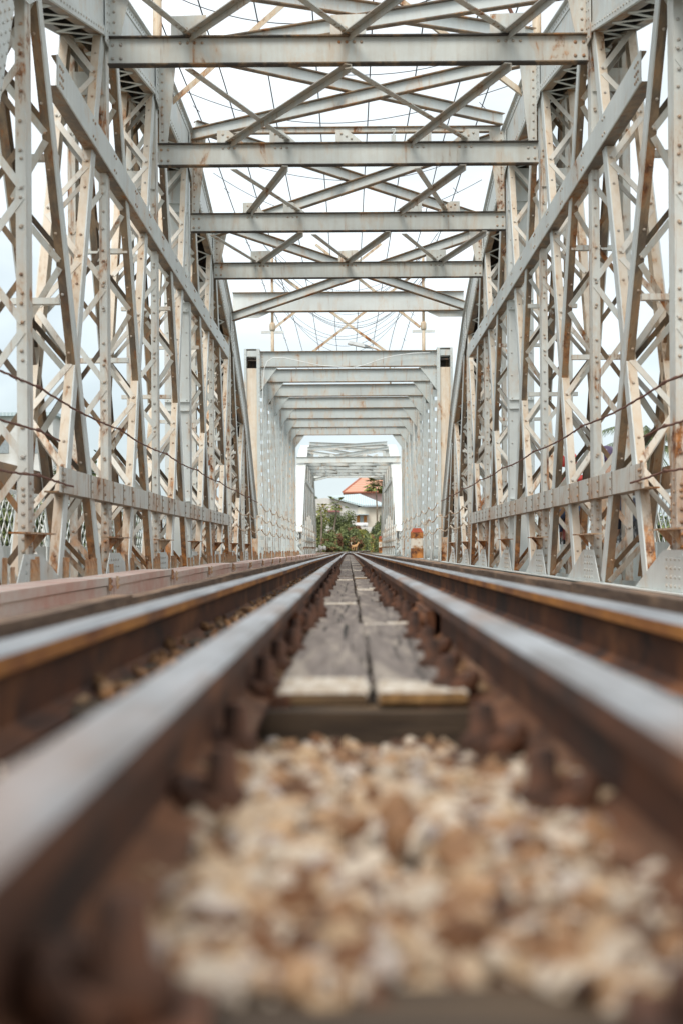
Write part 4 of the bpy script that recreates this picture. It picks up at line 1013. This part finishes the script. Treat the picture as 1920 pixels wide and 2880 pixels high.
# papaya like trees
def papaya(dx, dybase, dytop, y, label, seed, crown=14, lean=0, mats=None, n=15):
    rnd = random.Random(seed); m_ = y/3267; zb = CAMZ + (1261-dybase)*m_; h = (dybase-dytop)*m_; r = crown*m_
    root = empty('papaya_tree', ((dx-800)*m_, y, zb), label, 'tree'); tp = V((lean*m_, 0, h))
    mb = MB(); mb.tube([(0,0,-3.5), (0,0,0), tp*.5 + V((.05, 0, 0)), tp], [.09, .08, .07, .05], 8); mb.build('trunk', [M['bark']], root)
    mb = MB()
    for k in range(n):
        a = rnd.uniform(0, 6.28); el = rnd.uniform(-.55, .95); L_ = r*rnd.uniform(.6, 1.05)
        e = tp + V((math.cos(a)*math.cos(el)*L_, math.sin(a)*math.cos(el)*L_, math.sin(el)*L_ + .1)); mid = (tp+e)/2 + V((0, 0, L_*.12))
        mb.tube([tp, mid, e], .014, 4, 0); dr = (e-mid).normalized()
        for j in range(9):        # lobed leaf: fingers spreading from the stalk end
            t = (j-4)/4; ax = dr.copy(); ax.rotate(Quaternion((0, 0, 1), t*1.9)); ax.z -= .35; ax.normalize(); s_ = r*.58*(1-.3*abs(t)); sd2 = ax.cross(V((0, 0, 1))).normalized()
            mb.add([e, e + ax*s_*.5 + sd2*s_*.2, e + ax*s_, e + ax*s_*.5 - sd2*s_*.2 - V((0,0,.03))], [(0, 1, 2, 3)], rnd.choice((0, 0, 1)))
    mb.build('crown', mats or [M['leaf'], M['leaf_yellow']], root); return root
papaya(914-150+3, 1215, 1165-4, 118, 'leaning papaya tree with a spidery crown left in the far opening', 41, crown=20, lean=7, n=22)
papaya(738, 1230, 1172, 110, 'papaya crown with yellow leaves cut by the left opening edge', 42, crown=13, mats=[M['leaf_yellow'], M['leaf']], n=18)
papaya(866, 1215, 1117, 120, 'tall slender papaya tree in front of the orange tiled roof', 43, crown=23, lean=-3, mats=[M['leaf'], M['leaf_yellow']], n=60)
shr(728, 1190, 1140, 14, 160, G2, 'dark grey green treetop peeping at the left edge of the far opening', 44, n=2600, size=.12)
# trees seen through the left and right trusses
def tree(x, y, zb, h, r, mats, label, seed, n=5200, size=.16):
    rnd = random.Random(seed); root = empty('tree', (x, y, zb), label, 'tree')
    mb = MB(); mb.tube([(0,0,-1), (.05, 0, h*.25), (-.1, .1, h*.5)], [.26, .2, .12], 9)
    for k in range(9):
        a = k*.75 + rnd.random(); e = V((math.cos(a)*r*.7, math.sin(a)*r*.7, h*rnd.uniform(.5, .9))); mb.tube([(0, 0, h*rnd.uniform(.25, .45)), e*.5 + V((0, 0, h*.2)), e], [.1, .06, .02], 6)
    mb.build('trunk', [M['bark']], root); mb = MB()
    leafy(mb, (0, 0, h*.66), (r, r, h*.38), n, size, rnd, 14, (0, 1)); mb.build('crown', mats, root); return root
tree(-13.4, 70, -4.4, 8.6, 2.0, G2, 'tall dark tree seen through the left truss behind the lattice railing', 51, n=6500)
tree(-10.4, 64, -4.4, 6.8, 1.7, G2, 'smaller tree right of the tall one, seen through the left truss', 52)
tree(-17.5, 74, -4.4, 7.4, 2.2, G1, 'green tree at the far left edge behind the near posts', 53)
tree(-8.6, 78, -4.4, 6.6, 1.6, G3, 'pale green tree low behind the left truss posts', 54)
tree(15.5, 72, -4.4, 6.4, 2.0, G2, 'dark tree behind the right walkway railing', 55)
tree(10.8, 80, -4.4, 6.3, 1.8, G1, 'green tree seen low through the middle of the right truss', 56)
def palm(x, y, zb, h, label, seed, L_=1.9):
    rnd = random.Random(seed); root = empty('palm_tree', (x, y, zb), label, 'palm tree')
    mb = MB(); mb.tube([(0,0,-1), (.1, 0, h*.5), (0, 0, h)], [.2, .15, .12], 10); mb.build('trunk', [M['bark']], root)
    mb = MB(); tp = V((0, 0, h))
    for k in range(26):
        a = rnd.uniform(0, 6.28); el = rnd.uniform(-.4, 1.3); hd = V((math.cos(a), math.sin(a), 0)); pts = []
        for j in range(11):
            t = j/10; pts.append(tp + hd*(L_*t*math.cos(el*(1-t*.4))) + V((0, 0, L_*(math.sin(el)*t - .75*t*t))))
        mb.tube(pts, [.02*(1-.08*j) for j in range(11)], 4, 0)
        for j in range(1, 10):
            for q in range(4):
                p = pts[j].lerp(pts[j+1] if j < 10 else pts[j], q/4); dr = (pts[min(j+1, 10)] - pts[j-1]).normalized(); sd2 = dr.cross(V((0, 0, 1))).normalized()
                for sg in (-1, 1):
                    e = p + sd2*sg*.3 + dr*.2 + V((0, 0, -.22 - .1*rnd.random())); mb.add([p, p + dr*.035, e], [(0, 1, 2)], rnd.choice((0, 1)))
    mb.build('crown', [M['leaf_dark'], M['leaf']], root)
palm(9.35, 44, -4.5, 7.75, 'feathery palm behind the right truss near the right edge', 61, 2.2)

# ------------------------------------------------------------------ houses beyond the bridge
wall_c = rough_mat('cream_plaster', (.62, .56, .46), (.74, .70, .61), .8, c2=(.58, .5, .4), bump=.1, bd=.01)
wall_w = rough_mat('white_plaster', (.58, .57, .53), (.74, .73, .7), .9, c2=(.5, .46, .4), bump=.1, bd=.01)
wall_p = rough_mat('pink_plaster', (.66, .50, .48), (.76, .62, .6), .7, bump=.1, bd=.01)
def tile_mat(name, c0, c1, freq, scale_axis='Y'):
    m, nt, b = mat(name); w = node(nt, 'ShaderNodeTexWave', Scale=freq, Distortion=.3, Detail=1); w.bands_direction = scale_axis
    nt.links.new(coords(nt), w.inputs['Vector']); c = ramp(nt, w.outputs['Fac'], .2, .8, (*c0, 1), (*c1, 1)); nt.links.new(c, b.inputs['Base Color']); b.inputs['Roughness'].default_value = .7
    bp = node(nt, 'ShaderNodeBump', Strength=.6, Distance=.05); nt.links.new(w.outputs['Fac'], bp.inputs['Height']); nt.links.new(bp.outputs[0], b.inputs['Normal']); return m
roof_b = tile_mat('pale_metal_roof', (.44, .54, .56), (.56, .65, .67), 1.4, 'X')
roof_o = tile_mat('orange_tile_roof', (.52, .25, .16), (.66, .36, .25), 1.3, 'Z')
ridge_m = plain('ridge_tile', (.42, .15, .09))
def Q(dx, dy, y): return V(pt(dx, dy, y))
H = 145
root = empty('white_house', pt(825, 1262, H), 'low cream house with pale metal roof and orange shutters beyond the bushes', 'house'); o0 = V(root.location)
def part(mb, name, mats, par=root, orig=None):
    base = orig if orig is not None else o0
    mb.v = [tuple(V(v_) - base) for v_ in mb.v]; return mb.build(name, mats, par)
mb = MB(); p = [Q(822, 1165, H), Q(905, 1165, H), Q(905, 1275, H), Q(822, 1275, H)]; mb.poly(p[::-1], (0, 9, 0)); part(mb, 'front_wall', [wall_c])
mb = MB(); p = [Q(700, 1150, H+.2), Q(762, 1143, H+.2), Q(790, 1149, H+.2), Q(836, 1162, H+.2), Q(836, 1275, H+.2), Q(700, 1275, H+.2)]; mb.poly([V(v_) + V((-.6, 0, 0)) for v_ in p][::-1], (0, 8, 0)); part(mb, 'gable_wall', [wall_w])
mb = MB(); a, b_, c_, d_ = Q(835, 1162.5, H-.5), Q(910, 1161.5, H-.5), Q(860, 1137, H+9), Q(757, 1141, H+9)
mb.poly([a, Q(888, 1162.5, H-.5), Q(827, 1137, H+9), d_], (0, 0, .12)); mb.poly([Q(757, 1142, H-.4), Q(765, 1141, H-.4), Q(837, 1161.5, H-.4), Q(833, 1164, H-.4)], (0, 9, .02)); part(mb, 'roof', [roof_b])
mb = MB(); u = Q(803, 1163.5, H-.55); v_ = Q(906, 1163, H-.55); mb.tube([Q(836, 1164, H-.6), v_], .09, 8); part(mb, 'gutter', [plain('gutter_grey', (.3, .34, .36))])
fr = MB(); a, b_ = Q(817, 1184, H-.08), Q(843, 1203, H-.08); fr.box((Q(818.5,0,H).x, H-.1, b_.z), (Q(842.5,0,H).x, H-.02, a.z)); w0 = part(fr, 'window', [plain('window_frame_white', (.6, .6, .58))])
mb = MB(); x0, x1 = Q(827, 0, H).x, Q(834, 0, H).x; mb.box((x0, H-.13, b_.z + .05), (x1, H-.105, a.z - .05)); part(mb, 'pane', [plain('window_glass_grey', (.35, .42, .43), .2)], w0)
for (u0, u1) in ((819, 826), (835, 842)):
    mb = MB(); mb.box((Q(u0,0,H).x, H-.16, b_.z + .02), (Q(u1,0,H).x, H-.11, a.z - .02)); part(mb, 'shutter', [tile_mat('orange_shutter', (.45, .18, .05), (.68, .33, .10), 9, 'Z')], w0)
mb = MB(); mb.box((Q(815,0,H).x, H-.9, Q(0,1183,H).z), (Q(846,0,H).x, H-.02, Q(0,1181.2,H).z)); part(mb, 'awning', [roof_b])
mb = MB(); mb.box((Q(745,0,H).x, H-.5, Q(0,1176,H).z), (Q(781,0,H).x, H+.15, Q(0,1172,H).z)); part(mb, 'lean_to_roof', [plain('maroon_board', (.30, .13, .12))])
mb = MB(); mb.box((Q(779.5,0,H).x, H-.1, Q(0,1165,H).z), (Q(783.5,0,H).x, H+.19, Q(0,1162,H).z)); part(mb, 'vent', [roof_o])
mb = MB(); mb.box((Q(740.5,0,H).x, H-.1, Q(0,1163,H).z), (Q(745,0,H).x, H+.19, Q(0,1159.5,H).z)); part(mb, 'vent', [roof_o])
H2 = 168
root2 = empty('pink_house', pt(850, 1262, H2), 'taller pink house with an orange tiled hip roof behind the white one', 'house'); o2 = V(root2.location)
mb = MB(); mb.poly([Q(792, 1132, H2), Q(930, 1132, H2), Q(930, 1280, H2), Q(792, 1280, H2)][::-1], (0, 12, 0)); part(mb, 'wall', [wall_p], root2, o2)
mb = MB(); e0, e1, e2, e3 = Q(788, 1130, H2-1), Q(935, 1126, H2-1), V((Q(935, 0, H2).x + 1.5, H2+13, Q(0, 1126, H2).z)), V((Q(788, 0, H2).x, H2+13, Q(0, 1130, H2-1).z))
r0, r1 = Q(838, 1091, H2+5.5), Q(900, 1091, H2+5.5); vs = [e0, e1, e2, e3, r0, r1]; mb.add(vs, [(0, 1, 5, 4), (1, 2, 5), (2, 3, 4, 5), (3, 0, 4), (0, 3, 2, 1)]); part(mb, 'roof', [roof_o], root2, o2)
mb = MB(); mb.tube([e0, r0], .13, 6); mb.tube([r0, r1], .13, 6); mb.tube([e0 + V((0, -.05, -.1)), e1 + V((0, -.05, -.1))], .13, 6); part(mb, 'ridge', [ridge_m], root2, o2)
# water tank
p = pt(834, 1207, 138); root = empty('water_tank', (p[0], p[1], p[2] - .25), 'white round water tank lying below the shuttered window', 'tank')
mb = MB(); mb.lathe((-.75, 0, .25), [(.08, 0), (.2, .04), (.27, .14), (.27, 1.1), (.2, 1.2)], 20, 0, 'x'); mb.build('barrel', [plain('tank_white', (.66, .66, .64), .35)], root)
mb = MB(); mb.lathe((.1, -.31, .25), [(.12, 0), (.12, .06)], 14, 0, 'y'); mb.build('cap', [plain('tank_cap', (.5, .5, .5), .35)], root)
mb = MB(); mb.box((-.5, -.2, -.8), (.5, .2, .0)); mb.build('stand', [wall_c], root)
mb = MB(); mb.box((-3.2, -.1, -1.5), (3.2, .1, .0)); tag(mb.build('garden_wall', [wall_w], None, pt(838, 1211, 136.5)), 'low pale garden wall under the shuttered window', 'wall')
# building glimpsed on the far left
root = empty('far_building', (-20.6, 85, -4.4), 'pale block glimpsed at the left edge between the near posts', 'building')
mb = MB(); mb.box((-3, 0, 0), (3.0, 8, 12.6)); mb.build('wall', [wall_w], root)
for zz in (3, 5.5, 8, 10.4):
    for xx in (-1.8, 0, 1.8):
        mb = MB(); mb.box((xx - .35, -.04, zz), (xx + .35, .05, zz + 1.0)); mb.build('window', [plain('far_window_glass', (.3, .33, .34), .2)], root)  # panes in one grey tone
mb = MB(); mb.box((-3.3, -.4, 12.6), (3.3, 8.3, 12.8)); mb.build('roof', [roof_b], root)
# white concrete slab across the track end
mb = MB(); mb.box((-.55, -.5, -.03), (.62, .5, .0)); tag(mb.build('crossing_slab', [rough_mat('slab_white', (.5, .5, .48), (.7, .7, .68), 5)], None, (TC - .03, 92.5, -.09)), 'white slab laid between the rails where the guard rails meet', 'slab')
# pale stones at the bridge end
rnd = random.Random(4)
for k in range(9):
    mb = MB(); stone(mb, (0, 0, 0), rnd.uniform(.12, .24), rnd)
    o = mb.build('rock', [rough_mat('pale_rock', (.4, .38, .34), (.62, .6, .56), 3) if k == 0 else bpy.data.materials['pale_rock']], None, (-2.1 + rnd.uniform(-.3, .5), 98 + rnd.uniform(0, 4), .02 + rnd.uniform(0, .2)))
    tag(o, 'pale rock lying in the heap at the far left end of the bridge', 'rock', 'pale rocks at the bridge end')

# ------------------------------------------------------------------ figures (skinned skeletons)
def skin(name, verts, edges, rad, mats, parent=None, loc=None, rootv=0, sub=2):
    me = bpy.data.meshes.new(name); me.from_pydata(verts, edges, []); o = bpy.data.objects.new(name, me); COL.objects.link(o)
    for m_ in (mats if isinstance(mats, list) else [mats]): me.materials.append(m_)
    sk = o.modifiers.new('skin', 'SKIN'); sk.use_smooth_shade = True
    for i, r in enumerate(rad): me.skin_vertices[0].data[i].radius = (r, r) if not isinstance(r, tuple) else r
    me.skin_vertices[0].data[rootv].use_root = True
    if sub: s_ = o.modifiers.new('sub', 'SUBSURF'); s_.levels = sub; s_.render_levels = sub
    bpy.context.view_layer.update(); dg = bpy.context.evaluated_depsgraph_get()
    nm = bpy.data.meshes.new_from_object(o.evaluated_get(dg)); o.modifiers.clear(); o.data = nm
    if not nm.materials:
        for m_ in (mats if isinstance(mats, list) else [mats]): nm.materials.append(m_)
    if loc is not None: o.location = loc
    if parent is not None: o.parent = parent
    return o
# dog, walking away to the right, head up and right, curled pale tail
m, nt, b = mat('dog_fur'); v = coords(nt); n = noise_(nt, v, 30, 4); c = mixc(nt, ramp(nt, n, .35, .65), (.50, .27, .11), (.62, .38, .18))
nt.links.new(c, b.inputs['Base Color']); b.inputs['Roughness'].default_value = .9; M['fur'] = m; M['fur_pale'] = plain('pale_fur', (.68, .6, .48), .9)
dz = .53
dv = [(-.20,0,.36),(-.05,0,.34),(.10,0,.38),(.20,0,.46),(.27,0,.58),(.30,0,.64),(.38,0,.62),(.43,0,.60),
      (-.22,.07,.28),(-.27,.07,.16),(-.22,.07,.02),(-.18,.07,.0), (-.17,-.07,.28),(-.13,-.07,.16),(-.16,-.07,.02),(-.12,-.07,.0),
      (.12,.06,.26),(.16,.06,.13),(.13,.06,.02),(.17,.06,.0), (.12,-.06,.26),(.08,-.06,.14),(.04,-.06,.02),(.08,-.06,.0),
      (-.28,0,.42),(.27,.05,.70),(.27,-.05,.70)]
de = [(0,1),(1,2),(2,3),(3,4),(4,5),(5,6),(6,7),(0,8),(8,9),(9,10),(10,11),(0,12),(12,13),(13,14),(14,15),(2,16),(16,17),(17,18),(18,19),(2,20),(20,21),(21,22),(22,23),(0,24),(5,25),(5,26)]
dr = [.10,.085,.105,.08,.055,.062,.035,.022,.05,.028,.02,.02,.05,.028,.02,.02,.04,.024,.019,.02,.04,.024,.019,.02,.03,.015,.015]
dogy = 103.0; dx_, dyp = (815-800)*dogy/3267, CAMZ - 3.2*dogy/3267
dog = skin('dog', dv, de, dr, M['fur'], None, (dx_, dogy, dyp), 0, 2); dog.rotation_euler.z = R(25); dog.scale = (.88,)*3
tag(dog, 'tan dog with a curled pale tail standing on the track at the far bend', 'dog')
tl = skin('tail', [(-.28,0,.42),(-.36,0,.50),(-.38,0,.58),(-.32,0,.64),(-.25,0,.62)], [(0,1),(1,2),(2,3),(3,4)], [.03,.032,.034,.03,.02], M['fur_pale'], dog, None, 0, 1)

def rider(x, y, z, shirt, helmet, label, blab, seed, pants=(.04, .05, .08)):
    """person sitting on a small motorcycle, seen from behind and the side, heading +y"""
    mroot = empty('motorcycle', (x, y, z), blab, 'motorcycle')
    blk = plain('tyre_black', (.03, .03, .03), .8); bod = plain('moped_body', (.08, .09, .12) if seed % 2 else (.35, .05, .04), .3); chrome = plain('moped_metal', (.4, .4, .4), .3, .8)
    for yy in (-.58, .62):
        mb = MB(); k = 24; ring = []
        mb.tube([(0, yy + .25*math.cos(t*2*math.pi/k), .29 + .25*math.sin(t*2*math.pi/k)) for t in range(k+1)], .042, 8, 0); wo = mb.build('wheel', [blk], mroot)
        mb = MB(); mb.tube([(0, yy + .2*math.cos(t*2*math.pi/k), .29 + .2*math.sin(t*2*math.pi/k)) for t in range(k+1)], .015, 6, 0)
        for t in range(6): mb.tube([(0, yy, .29), (0, yy + .2*math.cos(t), .29 + .2*math.sin(t))], .006, 4, 0)
        mb.build('rim', [chrome], wo)
    mb = MB(); mb.strip([(-.62, .55), (-.3, .42), (.1, .32), (.35, .4), (.5, .75)], [(-.72, .72), (-.3, .70), (.05, .58), (.3, .62), (.44, .95)], -.09, .09); mb.build('body', [bod], mroot)
    mb = MB(); mb.strip([(-.62, .722), (-.3, .702), (.05, .60)], [(-.62, .79), (-.3, .79), (.0, .70)], -.11, .11); mb.build('seat', [blk], mroot)
    mb = MB(); mb.tube([(-.33, .42, 1.02), (-.1, .48, 1.0), (.1, .48, 1.0), (.33, .42, 1.02)], .016, 8); mb.tube([(0, .62, .3), (0, .48, 1.0)], .025, 8); mb.build('handlebar', [chrome], mroot)
    mb = MB(); mb.tube([(.12, -.2, .28), (.13, -.7, .36)], .035, 8); mb.build('exhaust', [chrome], mroot)
    skn = plain('skin_tone', (.42, .25, .17), .6)
    # body as one continuous surface: pelvis, spine, neck, head, arms, legs
    vv = [(0,-.22,.86),(0,-.20,1.05),(0,-.15,1.28),(0,-.12,1.40),(0,-.10,1.50),(0,-.07,1.62),
          (.19,-.14,1.36),(.27,.02,1.14),(.31,.28,1.04),(.32,.38,1.04),
          (-.19,-.14,1.36),(-.27,.02,1.14),(-.31,.28,1.04),(-.32,.38,1.04),
          (.11,-.18,.84),(.17,.18,.80),(.14,.10,.42),(.14,.22,.36),
          (-.11,-.18,.84),(-.17,.18,.80),(-.14,.10,.42),(-.14,.22,.36)]
    ee = [(0,1),(1,2),(2,3),(3,4),(4,5),(3,6),(6,7),(7,8),(8,9),(3,10),(10,11),(11,12),(12,13),(0,14),(14,15),(15,16),(16,17),(0,18),(18,19),(19,20),(20,21)]
    rr = [.15,.135,.155,.11,.052,.088,.07,.048,.035,.028,.07,.048,.035,.028,.095,.07,.05,.04,.095,.07,.05,.04]
    pb = skin('person', vv, ee, rr, [skn], None, (x, y, z), 0, 2); tag(pb, label, 'person')
    # clothing: shirt and trousers as slightly larger skins
    iv = [0,1,2,3,6,7,10,11]; mp_ = {a: i for i, a in enumerate(iv)}
    skin('shirt', [vv[i] for i in iv], [(mp_[a], mp_[b_]) for a, b_ in ee if a in mp_ and b_ in mp_], [.165,.15,.168,.118,.082,.06,.082,.06], [plain('shirt_%d' % seed, shirt, .8)], pb, None, 0, 2)
    iv = [0,14,15,16,18,19,20]; mp_ = {a: i for i, a in enumerate(iv)}
    skin('trousers', [vv[i] for i in iv], [(mp_[a], mp_[b_]) for a, b_ in ee if a in mp_ and b_ in mp_], [.16,.11,.083,.062,.11,.083,.062], [plain('trousers_%d' % seed, pants, .8)], pb, None, 0, 2)
    mb = MB(); pr = [(.02, .165), (.09, .145), (.13, .09), (.142, .02), (.135, -.06), (.12, -.10)]; mb.lathe((0, -.08, 1.66), pr[::-1], 18); mb.build('helmet', [plain('helmet_%d' % seed, helmet, .25)], pb)
    for sx in (-1, 1):
        mb = MB()
        for q in range(4): mb.tube([(sx*(.31 + .012*q), .36, 1.045), (sx*(.305 + .018*q), .42, 1.05), (sx*(.30 + .018*q), .43, 1.02), (sx*(.30 + .018*q), .40, 1.0)], .009, 5)
        mb.build('fingers', [skn], pb)
    return pb
def rp(dx, dy, X): y = (1.68 - CAMZ)*3267/(1261-dy); return (dx-800)*y/3267, y, -.06
RX = 3.75
for (dx, dy, X, sh, he, lb, bl, sd3, pn) in (
    (1306, 1052, RX, (.55, .05, .04), (.62, .06, .05), 'rider in a red jacket and red helmet seen through the right truss', 'motorcycle under the rider in the red helmet', 2, (.07, .1, .17)),
    (1392, 1040, RX - .1, (.03, .035, .06), (.10, .06, .13), 'rider in dark clothes with a purple black helmet on the right walkway', 'motorcycle under the dark clothed rider', 1, (.03, .035, .05)),
    (1442, 1022, RX - .25, (.72, .74, .75), (.66, .68, .7), 'rider in a white shirt and white helmet nearest the camera', 'motorcycle under the white shirted rider', 3, (.05, .05, .07))):
    X, y, z = rp(dx, dy, X); z = max(-.06, min(z, -.06)); rider(X, y, z, sh, he, lb, bl, sd3, pn)
